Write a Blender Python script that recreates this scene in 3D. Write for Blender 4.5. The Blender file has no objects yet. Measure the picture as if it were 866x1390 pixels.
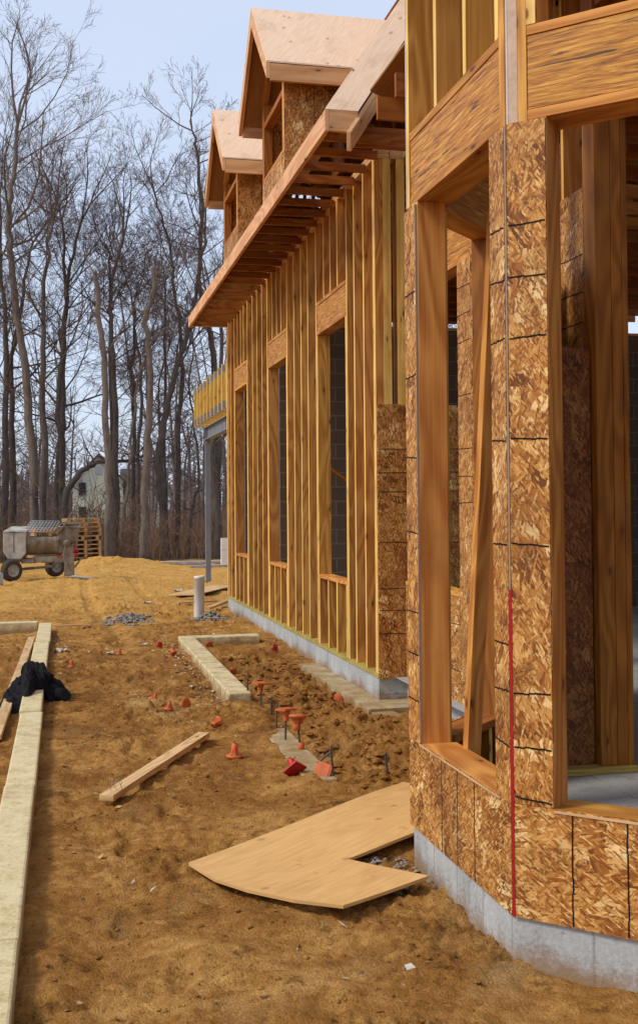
import bpy, math, random
import numpy as np
from mathutils import Vector, Matrix
random.seed(7)
rng = np.random.default_rng(7)
SC = bpy.context.scene
COL = SC.collection
R = math.radians
V = Vector

# ------------------------------------------------------------------ mesh helpers
class MB:
    """collects faces and builds ONE mesh object (UVs in metres, u along the longest edge)"""
    def __init__(s): s.v=[]; s.f=[]; s.uv=[]; s.m=[]; s.sm=[]
    def quad(s, pts, uv, m=0, smooth=False):
        b=len(s.v); s.v += [tuple(p) for p in pts]; s.f.append(tuple(range(b,b+len(pts)))); s.uv += list(uv); s.m.append(m); s.sm.append(smooth)
    def par(s, o, a, b, m=0, flip=None):
        la, lb = a.length, b.length
        pts=[o, o+a, o+a+b, o+b]
        uv=[(0,0),(la,0),(la,lb),(0,lb)] if la>=lb else [(0,0),(0,la),(lb,la),(lb,0)]
        s.quad(pts, uv, m)
    def box(s, o, a, b, c, m=0):
        o,a,b,c=V(o),V(a),V(b),V(c)
        if a.cross(b).dot(c)<0: a,b=b,a
        s.par(o,b,a,m); s.par(o+c,a,b,m); s.par(o,a,c,m); s.par(o+b,c,a,m); s.par(o,c,b,m); s.par(o+a,b,c,m)
    def abox(s, x0,x1,y0,y1,z0,z1, m=0):
        s.box((x0,y0,z0),(x1-x0,0,0),(0,y1-y0,0),(0,0,z1-z0),m)
    def beam(s, p, q, w, h, up=(0,0,1), m=0):
        """bar from p to q, w wide across, h along 'up'; centred on the line"""
        p,q=V(p),V(q); d=q-p; x=d.cross(V(up)).normalized(); z=x.cross(d).normalized()
        s.box(p-x*w/2-z*h/2, d, x*w, z*h, m)
    def prism(s, poly, ext, m=0):
        """extrude planar polygon (list of 3D points) along vector ext"""
        P=[V(p) for p in poly]; e=V(ext)
        n=V((0,0,0))
        for i in range(len(P)): n+=P[i].cross(P[(i+1)%len(P)])
        if n.dot(e)>0: P=P[::-1]
        d=(P[1]-P[0]).normalized(); nn=n.normalized(); d2=nn.cross(d)
        uvs=lambda L:[((p-P[0]).dot(d),(p-P[0]).dot(d2)) for p in L]
        s.quad(P,uvs(P),m)
        Q=[p+e for p in P][::-1]; s.quad(Q,uvs(Q),m)
        for i in range(len(P)):
            a,b=P[i],P[(i+1)%len(P)]
            s.par(b,a-b,e,m)
    def tube(s, pts, rad, n=6, m=0, cap=True, smooth=True):
        pts=[V(p) for p in pts]; k=len(pts)
        if not hasattr(rad,'__len__'): rad=[rad]*k
        b=len(s.v); ref=None; acc=0
        for i,p in enumerate(pts):
            t=(pts[min(i+1,k-1)]-pts[max(i-1,0)])
            t = t.normalized() if t.length>1e-9 else V((0,0,1))
            if ref is None: ref = V((1,0,0)) if abs(t.x)<.8 else V((0,1,0))
            x=(ref-t*ref.dot(t)).normalized(); y=t.cross(x); ref=x
            for j in range(n):
                a=2*math.pi*j/n; s.v.append(tuple(p+(x*math.cos(a)+y*math.sin(a))*rad[i]))
        for i in range(k-1):
            L=(pts[i+1]-pts[i]).length
            for j in range(n):
                j2=(j+1)%n
                s.f.append((b+i*n+j,b+i*n+j2,b+(i+1)*n+j2,b+(i+1)*n+j)); s.m.append(m); s.sm.append(smooth)
                w=2*math.pi*rad[i]/n
                s.uv += [(acc,j*w),(acc,(j+1)*w),(acc+L,(j+1)*w),(acc+L,j*w)]
            acc+=L
        if cap:
            for i,rev in ((0,True),(k-1,False)):
                idx=[b+i*n+j for j in range(n)]
                if rev: idx=idx[::-1]
                s.f.append(tuple(idx)); s.m.append(m); s.sm.append(False); s.uv += [(0,0)]*n
    def lathe(s, prof, n=20, M=None, m=0):
        """prof: (r,z) list; M: matrix"""
        M = M or Matrix.Identity(4)
        b=len(s.v); k=len(prof)
        for r,z in prof:
            for j in range(n):
                a=2*math.pi*j/n; s.v.append(tuple(M@V((r*math.cos(a),r*math.sin(a),z))))
        for i in range(k-1):
            for j in range(n):
                j2=(j+1)%n
                s.f.append((b+i*n+j,b+i*n+j2,b+(i+1)*n+j2,b+(i+1)*n+j)); s.m.append(m); s.sm.append(True)
                s.uv += [(j/n,prof[i][1]),((j+1)/n,prof[i][1]),((j+1)/n,prof[i+1][1]),(j/n,prof[i+1][1])]
    def build(s, name, mats, parent=None, bevel=0):
        me=bpy.data.meshes.new(name); me.from_pydata(s.v,[],s.f)
        uvl=me.uv_layers.new(name='UVMap'); uvl.data.foreach_set('uv',np.array(s.uv,dtype=np.float32).ravel())
        if not isinstance(mats,(list,tuple)): mats=[mats]
        for mm in mats: me.materials.append(mm)
        me.polygons.foreach_set('material_index',np.array(s.m,dtype=np.int32))
        me.polygons.foreach_set('use_smooth',np.array(s.sm,dtype=bool))
        me.update()
        o=bpy.data.objects.new(name,me); COL.objects.link(o)
        if parent is not None: o.parent=parent
        if bevel:
            # weld the boxes' corners so that the bevel finds the edges
            w=o.modifiers.new('Weld','WELD'); w.merge_threshold=0.0002
            b=o.modifiers.new('Bevel','BEVEL'); b.width=bevel; b.segments=2; b.limit_method='ANGLE'; b.angle_limit=R(40)
        return o

def tag(o,label,cat,group=None,kind=None):
    o['label']=label
    if cat: o['category']=cat
    if group: o['group']=group
    if kind: o['kind']=kind
    return o
def empty(name,loc=(0,0,0),rz=0):
    o=bpy.data.objects.new(name,None); COL.objects.link(o); o.location=loc; o.rotation_euler=(0,0,rz); o.empty_display_size=.1
    return o

# ------------------------------------------------------------------ node helpers
class NT:
    def __init__(s,name):
        s.m=bpy.data.materials.new(name); s.m.use_nodes=True; s.t=s.m.node_tree; s.t.nodes.clear()
        s.out=s.t.nodes.new('ShaderNodeOutputMaterial'); s.b=s.t.nodes.new('ShaderNodeBsdfPrincipled')
        s.t.links.new(s.b.outputs[0],s.out.inputs[0])
    def n(s,typ,props=None,**ins):
        nd=s.t.nodes.new('ShaderNode'+typ)
        for k,v in (props or {}).items(): setattr(nd,k,v)
        for k,v in ins.items():
            key=int(k[1:]) if k[0]=='_' and k[1:].isdigit() else k.replace('_',' ')
            s.set(nd.inputs[key],v)
        return nd
    def set(s,sock,v):
        if isinstance(v,bpy.types.NodeSocket): s.t.links.new(v,sock)
        elif isinstance(v,bpy.types.Node): s.t.links.new(v.outputs[0],sock)
        else: sock.default_value=v
    def math(s,op,a,b=0.0,c=None,clamp=False):
        nd=s.n('Math',{'operation':op,'use_clamp':clamp},_0=a,_1=b)
        if c is not None: s.set(nd.inputs[2],c)
        return nd.outputs[0]
    def vmul(s,v,sc): return s.n('VectorMath',{'operation':'MULTIPLY'},_0=v,_1=sc).outputs[0]
    def vadd(s,v,w): return s.n('VectorMath',{'operation':'ADD'},_0=v,_1=w).outputs[0]
    def noise(s,v,scale=1.,detail=4.,rough=.5,dist=0.,dim='3D',out=0):
        nd=s.n('TexNoise',{'noise_dimensions':dim},Vector=v,Scale=scale,Detail=detail,Roughness=rough,Distortion=dist); return nd.outputs[out]
    def ramp(s,f,stops,interp='LINEAR'):
        nd=s.n('ValToRGB',None,Fac=f); cr=nd.color_ramp; cr.interpolation=interp
        while len(cr.elements)>1: cr.elements.remove(cr.elements[0])
        for i,(p,c) in enumerate(stops):
            e=cr.elements[0] if i==0 else cr.elements.new(p)
            e.position=p; e.color=(c[0],c[1],c[2],1) if hasattr(c,'__len__') else (c,c,c,1)
        return nd.outputs[0]
    def mix(s,f,a,b,blend='MIX'):
        nd=s.n('Mix',{'data_type':'RGBA','blend_type':blend,'clamp_factor':True})
        s.set(nd.inputs[0],f)
        for sk,v in ((nd.inputs[6],a),(nd.inputs[7],b)):
            if isinstance(v,tuple) and len(v)==3: v=(*v,1)
            s.set(sk,v)
        return nd.outputs[2]
    def smooth(s,f,a,b): 
        nd=s.n('MapRange',{'interpolation_type':'SMOOTHSTEP'},Value=f,From_Min=a,From_Max=b); return nd.outputs[0]
    def uv(s,seed=True):
        u=s.n('UVMap').outputs[0]
        if seed:
            r=s.n('ObjectInfo').outputs['Random']
            off=s.n('CombineXYZ',None,X=s.math('MULTIPLY',r,173.0),Y=s.math('MULTIPLY',r,97.0)).outputs[0]
            u=s.vadd(u,off)
        return u
    def rnd(s): return s.n('ObjectInfo').outputs['Random']
    def pos(s): return s.n('NewGeometry').outputs['Position']
    def objc(s): return s.n('TexCoord').outputs['Object']
    def bump(s,h,strength=.3,dist=.01):
        nd=s.n('Bump',None,Strength=strength,Distance=dist,Height=h); s.t.links.new(nd.outputs[0],s.b.inputs['Normal'])
    def fin(s,col,rough=.7,spec=.3,metal=0):
        s.set(s.b.inputs['Base Color'],(*col,1) if isinstance(col,tuple) and len(col)==3 else col)
        s.set(s.b.inputs['Roughness'],rough); s.b.inputs['Specular IOR Level'].default_value=spec; s.b.inputs['Metallic'].default_value=metal
        return s.m

def lumber(name,lo,hi,knot=(.10,.035,.012),var=.28,knots=True,dirt=.35,seed=True):
    t=NT(name); u=t.uv(seed)
    g=t.noise(t.vmul(u,(1.6,70,1)),1,5,.6,.2)
    warp=t.noise(t.vmul(u,(.55,3.2,1)),1,2,.5,.6)
    rings=t.math('SINE',t.math('MULTIPLY',warp,62.0)); rings=t.math('MULTIPLY_ADD',rings,.5,.5)
    f=t.math('MULTIPLY_ADD',g,.62,t.math('MULTIPLY',rings,.34))
    col=t.ramp(f,[(.22,lo),(.5,tuple((a+b)/2 for a,b in zip(lo,hi))),(.8,hi)])
    if knots:
        vd=t.n('TexVoronoi',{'voronoi_dimensions':'2D'},Vector=t.vadd(t.vmul(u,(3.1,8.5,1)),t.vmul(t.noise(u,6,1,.5,0,'3D',1),(.22,.22,.22))),Scale=1.0)
        sel=t.math('GREATER_THAN',t.n('SeparateColor',None,Color=vd.outputs['Color']).outputs[0],.80)
        k1=t.math('MULTIPLY',t.math('SUBTRACT',1.0,t.smooth(vd.outputs[0],.04,.11)),sel)
        k2=t.math('MULTIPLY',t.math('SUBTRACT',1.0,t.smooth(vd.outputs[0],.08,.3)),sel)
        col=t.mix(t.math('MULTIPLY',k2,.3),col,tuple(c*.55 for c in lo))
        col=t.mix(t.math('MULTIPLY',k1,.85),col,knot)
    if dirt:
        dn=t.noise(t.vadd(t.pos(),(0,0,0)),1.7,5,.62)
        col=t.mix(t.math('MULTIPLY',t.smooth(dn,.5,.78),dirt),col,(.14,.075,.03))
    r=t.rnd() if seed else .5
    hs=t.n('HueSaturation',None,Hue=t.math('MULTIPLY_ADD',r,.014,.486),Saturation=1.0,Value=t.math('MULTIPLY_ADD',t.math('FRACT',t.math('MULTIPLY',r,7.31)),var,1-var*.55),Color=col).outputs[0]
    t.bump(f,.25,.004)
    return t.fin(hs,t.math('MULTIPLY_ADD',g,.25,.5),.25)

LUM=lumber('lumber',(.39,.155,.022),(.72,.385,.085))
EDGE=lumber('lumber_lit_edge',(.70,.41,.075),(.90,.65,.20),var=.16)
LUM2=lumber('lumber_shade',(.23,.075,.008),(.42,.175,.025))  # darker lumber copy for interior and eave; shade put into the colour
PALE=lumber('lumber_pale',(.46,.27,.10),(.70,.50,.25),knots=True,var=.2)
PINE=lumber('fascia_lumber',(.56,.29,.11),(.78,.50,.24),var=.15)
TREAT=lumber('treated_plate',(.34,.27,.055),(.52,.42,.11),knots=False)
WEATH=lumber('weathered_board',(.38,.20,.07),(.62,.40,.17),dirt=.6)
YEL=lumber('yellow_truss_wood',(.56,.33,.05),(.80,.54,.12),var=.16,dirt=.1)
PALW=lumber('pallet_wood',(.30,.17,.06),(.56,.36,.15),dirt=.5)

def make_osb(name,cols,sc=1.0,gain=1.0):
    t=NT(name); u0=t.uv()
    u=t.vadd(u0,t.vmul(t.noise(u0,14,3,.6,0,'3D',1),(.016,.016,0)))
    col=None; hgt=None
    #  angle, len freq, width freq, coverage threshold
    # angle, length freq, width freq, coverage threshold, contrast, offset
    L=[(.15,10,40,0,.5,.24),(1.4,12,46,.5,.5,.22),(-.5,9,32,.55,.55,.2),(.85,14,56,.55,.5,.24),(-1.1,11,38,.58,.55,.22),(2.3,18,80,.58,.55,.2),(.3,5.6,15,.64,1.05,-.04),(1.2,6.5,16,.72,1.05,-.04),(-.25,24,105,.66,.7,.1),(.6,30,130,.70,.8,.08)]
    for i,(th,fl,fw,cov,con,off) in enumerate(L):
        mp=t.n('Mapping',{'vector_type':'POINT'},Vector=u); mp.inputs['Rotation'].default_value=(0,0,th); mp.inputs['Location'].default_value=(3.7*i,1.9*i,0)
        fine=t.noise(t.vmul(mp.outputs[0],(16,420,1)),1,3,.65)
        jag=t.n('CombineXYZ',None,X=t.math('MULTIPLY',t.math('SUBTRACT',fine,.5),.026),Y=0.0).outputs[0]
        p=t.vmul(t.vadd(mp.outputs[0],jag),(fl*sc,fw*sc,1))
        vo=t.n('TexVoronoi',{'voronoi_dimensions':'2D','feature':'F1'},Vector=p,Scale=1.0,Randomness=1.0)
        sp=t.n('SeparateColor',None,Color=vo.outputs['Color'])
        val=t.math('MULTIPLY_ADD',t.math('SUBTRACT',fine,.5),.75,t.math('MULTIPLY_ADD',sp.outputs[0],con,off))
        val=t.math('SUBTRACT',val,t.math('MULTIPLY',t.smooth(vo.outputs['Distance'],.4,.8),.2))
        c=t.ramp(val,cols)
        if col is None: col=c; hgt=sp.outputs[2]
        else:
            mk=t.math('GREATER_THAN',sp.outputs[1],cov)
            col=t.mix(mk,col,c); hgt=t.mix(mk,hgt,sp.outputs[2])
    clus=t.smooth(t.noise(u0,7,4,.6),.47,.62)
    crumb=t.smooth(t.noise(u,48,5,.75),.48,.58)
    col=t.mix(t.math('MULTIPLY',t.math('MULTIPLY',clus,crumb),.78),col,(.11,.035,.007))
    big=t.noise(u,2.6,4,.55)
    col=t.mix(t.math('MULTIPLY',t.smooth(big,.45,.72),.5),col,(.20,.075,.018))
    sp2=t.noise(u,55,4,.7)
    col=t.mix(t.math('MULTIPLY',t.smooth(sp2,.57,.66),.6),col,(.085,.028,.008))
    hs=t.n('HueSaturation',None,Hue=.5,Saturation=1.0,Value=t.math('MULTIPLY_ADD',t.rnd(),.15,.9*gain),Color=col).outputs[0]
    t.bump(t.mix(.35,hgt,sp2),.6,.004)
    return t.fin(hs,.62,.3)
OSBC=[(.0,(.14,.042,.007)),(.22,(.31,.105,.017)),(.45,(.47,.20,.042)),(.70,(.62,.335,.095)),(1.0,(.86,.63,.30))]
OSB=make_osb('osb_sheathing',OSBC,1.22)
OSBD=make_osb('osb_shaded',[(.0,(.07,.02,.006)),(.3,(.17,.055,.014)),(.65,(.30,.12,.03)),(1,(.42,.22,.07))])  # darker copy of the sheathing, with its shadow in the colour

def make_lsl():
    t=NT('strand_lumber'); u=t.uv()
    w=t.vadd(u,t.vmul(t.noise(t.vmul(u,(2.5,9,1)),1,3,.5,0,'3D',1),(.10,.028,0)))
    a=t.noise(t.vmul(w,(5,75,1)),1,6,.68,.5); b=t.noise(t.vmul(w,(2.2,34,1)),1,4,.6,.9)
    col=t.ramp(a,[(.30,(.075,.026,.005)),(.42,(.33,.115,.012)),(.55,(.54,.235,.026)),(.72,(.80,.47,.10))])
    crack=t.smooth(b,.60,.66)
    col=t.mix(t.math('MULTIPLY',crack,.85),col,(.035,.017,.008))
    t.bump(a,.5,.004)
    return t.fin(col,.5,.3)
LSL=make_lsl()

def make_ply(name,lo,hi,seed=True,dirt=.0):
    t=NT(name); u=t.uv(seed)
    w=t.noise(t.vmul(u,(.9,4,1)),1,3,.5,.8)
    rings=t.math('MULTIPLY_ADD',t.math('SINE',t.math('MULTIPLY',w,48)),.5,.5)
    g=t.noise(t.vmul(u,(3,60,1)),1,5,.65)
    f=t.math('MULTIPLY_ADD',rings,.10,t.math('MULTIPLY',g,.9))
    col=t.ramp(f,[(.2,lo),(.75,hi)])
    st=t.noise(t.vmul(u,(1,1.6,1)),2.4,5,.6)
    col=t.mix(t.math('MULTIPLY',t.smooth(st,.5,.8),.42),col,(.33,.17,.06))
    mud=t.smooth(t.noise(u,5.5,6,.7),.60,.72); col=t.mix(t.math('MULTIPLY',mud,dirt),col,(.30,.15,.045))
    d=t.n('TexVoronoi',{'voronoi_dimensions':'2D'},Vector=t.vmul(u,(3.5,6,1)),Scale=1.0)
    sel=t.math('GREATER_THAN',t.n('SeparateColor',None,Color=d.outputs['Color']).outputs[0],.86)
    col=t.mix(t.math('MULTIPLY',t.math('MULTIPLY',t.math('SUBTRACT',1.0,t.smooth(d.outputs[0],.04,.15)),sel),.5),col,(.22,.10,.04))
    t.bump(f,.15,.002)
    return t.fin(col,.6,.25)
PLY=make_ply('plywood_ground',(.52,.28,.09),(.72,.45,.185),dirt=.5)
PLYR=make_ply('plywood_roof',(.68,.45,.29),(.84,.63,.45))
PLYU=make_ply('plywood_shaded',(.25,.10,.03),(.38,.18,.055))  # plywood darkened in its colour to deepen shaded undersides and interior

def make_conc(name,a,b,stain=(.16,.13,.10),s=1.0,soil=0,zsoil=-.12,seam=False):
    t=NT(name); p=t.objc()
    n1=t.noise(p,3*s,6,.62); n2=t.noise(t.vmul(p,(9,9,2.2)),1*s,5,.6); n3=t.noise(p,60,3,.6)
    col=t.ramp(n1,[(.3,a),(.7,b)])
    col=t.mix(t.math('MULTIPLY',t.smooth(n2,.55,.72),.55),col,stain)
    col=t.mix(.28,col,t.ramp(n3,[(.3,tuple(x*.5 for x in a)),(.7,b)]))
    if seam:
        uu=t.n('SeparateXYZ',None,Vector=t.uv(False)); fu=t.math('FRACT',t.math('DIVIDE',t.math('ADD',uu.outputs[0],t.math('MULTIPLY',n3,.012)),.305))
        ln=t.math('SUBTRACT',1.0,t.smooth(t.math('MINIMUM',fu,t.math('SUBTRACT',1.0,fu)),.006,.03))
        col=t.mix(t.math('MULTIPLY',ln,t.math('MULTIPLY_ADD',n1,.9,0.0)),col,(.13,.125,.12))
        pits=t.smooth(t.noise(p,34,3,.6),.66,.70); col=t.mix(t.math('MULTIPLY',pits,.6),col,(.12,.115,.11))
    if soil:
        z=t.n('SeparateXYZ',None,Vector=t.pos()).outputs[2]
        k=t.math('ADD',z,t.math('ADD',t.math('MULTIPLY',t.math('SUBTRACT',n1,.5),.26),t.math('MULTIPLY',t.math('SUBTRACT',n3,.5),.10)))
        col=t.mix(t.math('MULTIPLY',t.math('SUBTRACT',1.0,t.smooth(k,zsoil-.06,zsoil+.06)),soil),col,(.24,.125,.04))
    t.bump(t.math('ADD',n3,n1),.35,.006)
    return t.fin(col,.85,.2)
CONC=make_conc('foundation_concrete',(.30,.31,.31),(.50,.51,.50),(.17,.16,.145),1,.8,-.165,True)
CURB=make_conc('curb_concrete',(.50,.40,.20),(.72,.61,.37),(.32,.18,.055),2.6,.75,-.145)
SLAB=make_conc('slab_concrete',(.28,.28,.27),(.42,.42,.40),(.18,.15,.12))
FOOT=make_conc('footing_concrete',(.34,.26,.14),(.50,.41,.24),(.27,.15,.055),1.8,.75,-.20)

def make_cmu():
    t=NT('block_wall_grey'); u=t.uv(False)
    br=t.n('TexBrick',{'offset':.5},Vector=u,Color1=(.13,.085,.055,1),Color2=(.17,.115,.075,1),Mortar=(.27,.22,.17,1),Scale=1.0,Mortar_Size=.008,Brick_Width=.4,Row_Height=.2)
    n=t.noise(u,30,4,.6)
    col=t.mix(.35,br.outputs[0],t.mix(n,(.06,.045,.035),(.19,.15,.12)),'MIX')
    t.bump(br.outputs[1],.3,-.01)
    return t.fin(col,.9,.15)
CMU=make_cmu()

def plain(name,col,rough=.6,spec=.3,metal=0,var=.25,scale=12,dark=None):
    t=NT(name); n=t.noise(t.objc(),scale,5,.6)
    d=dark or tuple(c*(1-var) for c in col)
    c=t.ramp(n,[(.3,d),(.7,col)])
    t.bump(n,.15,.003)
    return t.fin(c,rough,spec,metal)
TAPEB=plain('dull_tape',(.36,.25,.18),.6,scale=30)
INK=plain('ink_line',(.012,.011,.012),.7,.1)
TAPER=plain('red_tape',(.42,.012,.016),.45,.3)
TAPEW=plain('white_tape',(.62,.61,.62),.5)
PINKB=plain('pale_trim',(.60,.42,.30),.6,scale=30)
PVC=plain('pvc_plastic',(.76,.75,.73),.35,.5,var=.12,scale=5,dark=(.62,.58,.50))
STEEL=plain('primer_steel',(.20,.22,.25),.5,.4,var=.2,scale=6)
RUST=plain('rebar_steel',(.13,.12,.12),.6,.4,.5,var=.5,scale=40)
GALV=plain('galvanised_plate',(.36,.36,.37),.5,.4,.3,scale=25)
ORANGE=plain('orange_plastic',(.66,.12,.026),.55,.3,var=.3,scale=22,dark=(.33,.11,.04))
REDP=plain('red_plastic',(.50,.02,.018),.42,.4,var=.4,scale=30)
BLACKF=plain('black_fabric',(.014,.013,.015),.9,.1,var=.4,scale=40)
RUBBER=plain('tyre_rubber',(.03,.03,.03),.85,.15,var=.5,scale=25,dark=(.09,.07,.05))
MIXM=plain('dusty_mixer_steel',(.31,.27,.21),.7,.25,.1,scale=5,dark=(.11,.075,.045))
MIXL=plain('dusty_housing',(.50,.47,.42),.65,.25,scale=5,dark=(.24,.21,.165))
GRATEM=plain('grate_steel',(.40,.40,.40),.6,.3,.2,scale=10)
WHITEP=plain('white_scrap',(.55,.49,.40),.7,scale=20)
NAILM=plain('nail_steel',(.33,.31,.29),.4,.4,.6)
ROCK=plain('grey_rubble',(.33,.295,.25),.9,.15,var=.5,scale=22)

LEAFM=plain('dead_leaf',(.24,.13,.07),.9,.05,var=.6,scale=9)
def make_soil():
    t=NT('soil'); p=t.pos(); sx=t.n('SeparateXYZ',None,Vector=p)
    big=t.noise(p,.45,4,.55); mid=t.noise(p,2.6,6,.62); fine=t.noise(p,17,6,.68); grit=t.noise(p,85,4,.65)
    brown=t.ramp(t.math('MULTIPLY_ADD',mid,.55,t.math('MULTIPLY',fine,.45)),[(.32,(.18,.075,.014)),(.48,(.40,.185,.045)),(.64,(.68,.375,.115))])
    sand=t.ramp(t.math('MULTIPLY_ADD',mid,.5,t.math('MULTIPLY',fine,.5)),[(.3,(.40,.19,.042)),(.5,(.60,.32,.08)),(.7,(.74,.44,.14))])
    yy=t.math('ADD',sx.outputs[1],t.math('MULTIPLY',t.math('SUBTRACT',big,.5),9.0))
    k=t.smooth(yy,13.5,23.0)
    col=t.mix(k,brown,sand)
    # reddish patches near the path
    rp=t.smooth(t.noise(t.vadd(p,(7,3,0)),.8,4,.6),.56,.70)
    col=t.mix(t.math('MULTIPLY',rp,t.math('MULTIPLY_ADD',k,-.4,.42)),col,(.43,.175,.055))
    # pale dusty patches
    pp=t.smooth(t.noise(t.vadd(p,(17,31,0)),1.1,5,.6),.58,.74)
    col=t.mix(t.math('MULTIPLY',pp,.35),col,(.55,.40,.20))
    # freshly dug, redder and darker earth in the middle of the yard
    fr=t.math('MULTIPLY',t.smooth(sx.outputs[1],5.5,8.0),t.math('SUBTRACT',1.0,t.smooth(sx.outputs[1],12.0,15.0)))
    fm=t.smooth(t.noise(t.vadd(p,(23,5,0)),2.1,6,.7),.42,.60)
    col=t.mix(t.math('MULTIPLY',t.math('MULTIPLY',fr,fm),.55),col,(.20,.078,.022))
    # dark crumbs
    dk=t.smooth(t.noise(t.vadd(p,(3,11,5)),5.5,6,.68),.56,.70)
    col=t.mix(t.math('MULTIPLY',dk,.72),col,(.085,.036,.008))
    col=t.mix(t.math('MULTIPLY',t.smooth(grit,.60,.72),.4),col,(.5,.34,.17))
    col=t.mix(t.math('MULTIPLY',t.math('SUBTRACT',1.0,t.smooth(grit,.30,.42)),.6),col,(.06,.028,.010))
    leaf=t.ramp(t.noise(p,9,6,.7),[(.3,(.05,.028,.016)),(.55,(.125,.068,.034)),(.75,(.22,.13,.07))])
    col=t.mix(t.smooth(t.math('ADD',sx.outputs[1],t.math('MULTIPLY',t.math('SUBTRACT',big,.5),2.5)),36.4,37.6),col,leaf)
    t.bump(t.math('MULTIPLY_ADD',t.math('ABSOLUTE',t.math('SUBTRACT',fine,.5)),1.6,t.math('MULTIPLY',grit,.6)),1.0,.035)
    return t.fin(col,.95,.08)
SOIL=make_soil()
def make_bark(name,a,b):
    t=NT(name); u=t.uv(); n=t.noise(t.vmul(u,(2.5,26,1)),1,5,.65); n2=t.noise(t.pos(),1.3,4,.6)
    col=t.ramp(n,[(.3,a),(.7,b)])
    col=t.mix(t.math('MULTIPLY',t.smooth(n2,.45,.75),.45),col,tuple(x*.5 for x in a))
    t.bump(n,.6,.03)
    return t.fin(col,.95,.08)
BARKP=make_bark('bark_pale',(.09,.070,.056),(.25,.205,.17))
BARKD=make_bark('bark_dark',(.055,.044,.038),(.16,.132,.112))
TWIG=plain('twig_bark',(.19,.14,.115),.9,.05,var=.4,scale=1.5)
TWIGR=plain('twig_reddish',(.16,.088,.075),.9,.05,var=.4,scale=1.5)
BRUSHM=plain('dry_brush',(.42,.25,.155),.95,.05,var=.6,scale=.8)
FARM=plain('far_wood_haze',(.27,.225,.205),.95,.05,var=.5,scale=.6)  # bark paled so the distance haze sits in the colour

# ------------------------------------------------------------------ ground
def _h(ix,iy,seed):
    n=(ix.astype(np.int64)*374761393+iy.astype(np.int64)*668265263+seed*144665)&0xffffffff
    n=((n^(n>>13))*1274126177)&0xffffffff
    return ((n^(n>>16))&0xffffff)/float(0xffffff)
def vn(x,y,seed):
    xi=np.floor(x);yi=np.floor(y);fx=x-xi;fy=y-yi
    fx=fx*fx*fx*(fx*(fx*6-15)+10);fy=fy*fy*fy*(fy*(fy*6-15)+10)
    a=_h(xi,yi,seed);b=_h(xi+1,yi,seed);c=_h(xi,yi+1,seed);d=_h(xi+1,yi+1,seed)
    return (a*(1-fx)+b*fx)*(1-fy)+(c*(1-fx)+d*fx)*fy-.5
def sst(x,a,b):
    t=np.clip((x-a)/(b-a),0,1); return t*t*(3-2*t)
def G(x,cx,s): return np.exp(-((x-cx)/s)**2)
_pr=random.Random(77); PRINTS=[]
for _k in range(16):
    _t=_k/15; PRINTS.append((.30+.55*_t+(.11 if _k%2 else -.11),3.6+8.5*_t,1.45+_pr.uniform(-.2,.2),1))
for _k in range(34): PRINTS.append((_pr.uniform(.1,1.45),_pr.uniform(5.4,15),_pr.uniform(0,6.3),_pr.uniform(.8,1.1)))
for _k in range(10): PRINTS.append((_pr.uniform(1.8,2.5),_pr.uniform(7.2,12),_pr.uniform(0,6.3),1))
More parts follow.
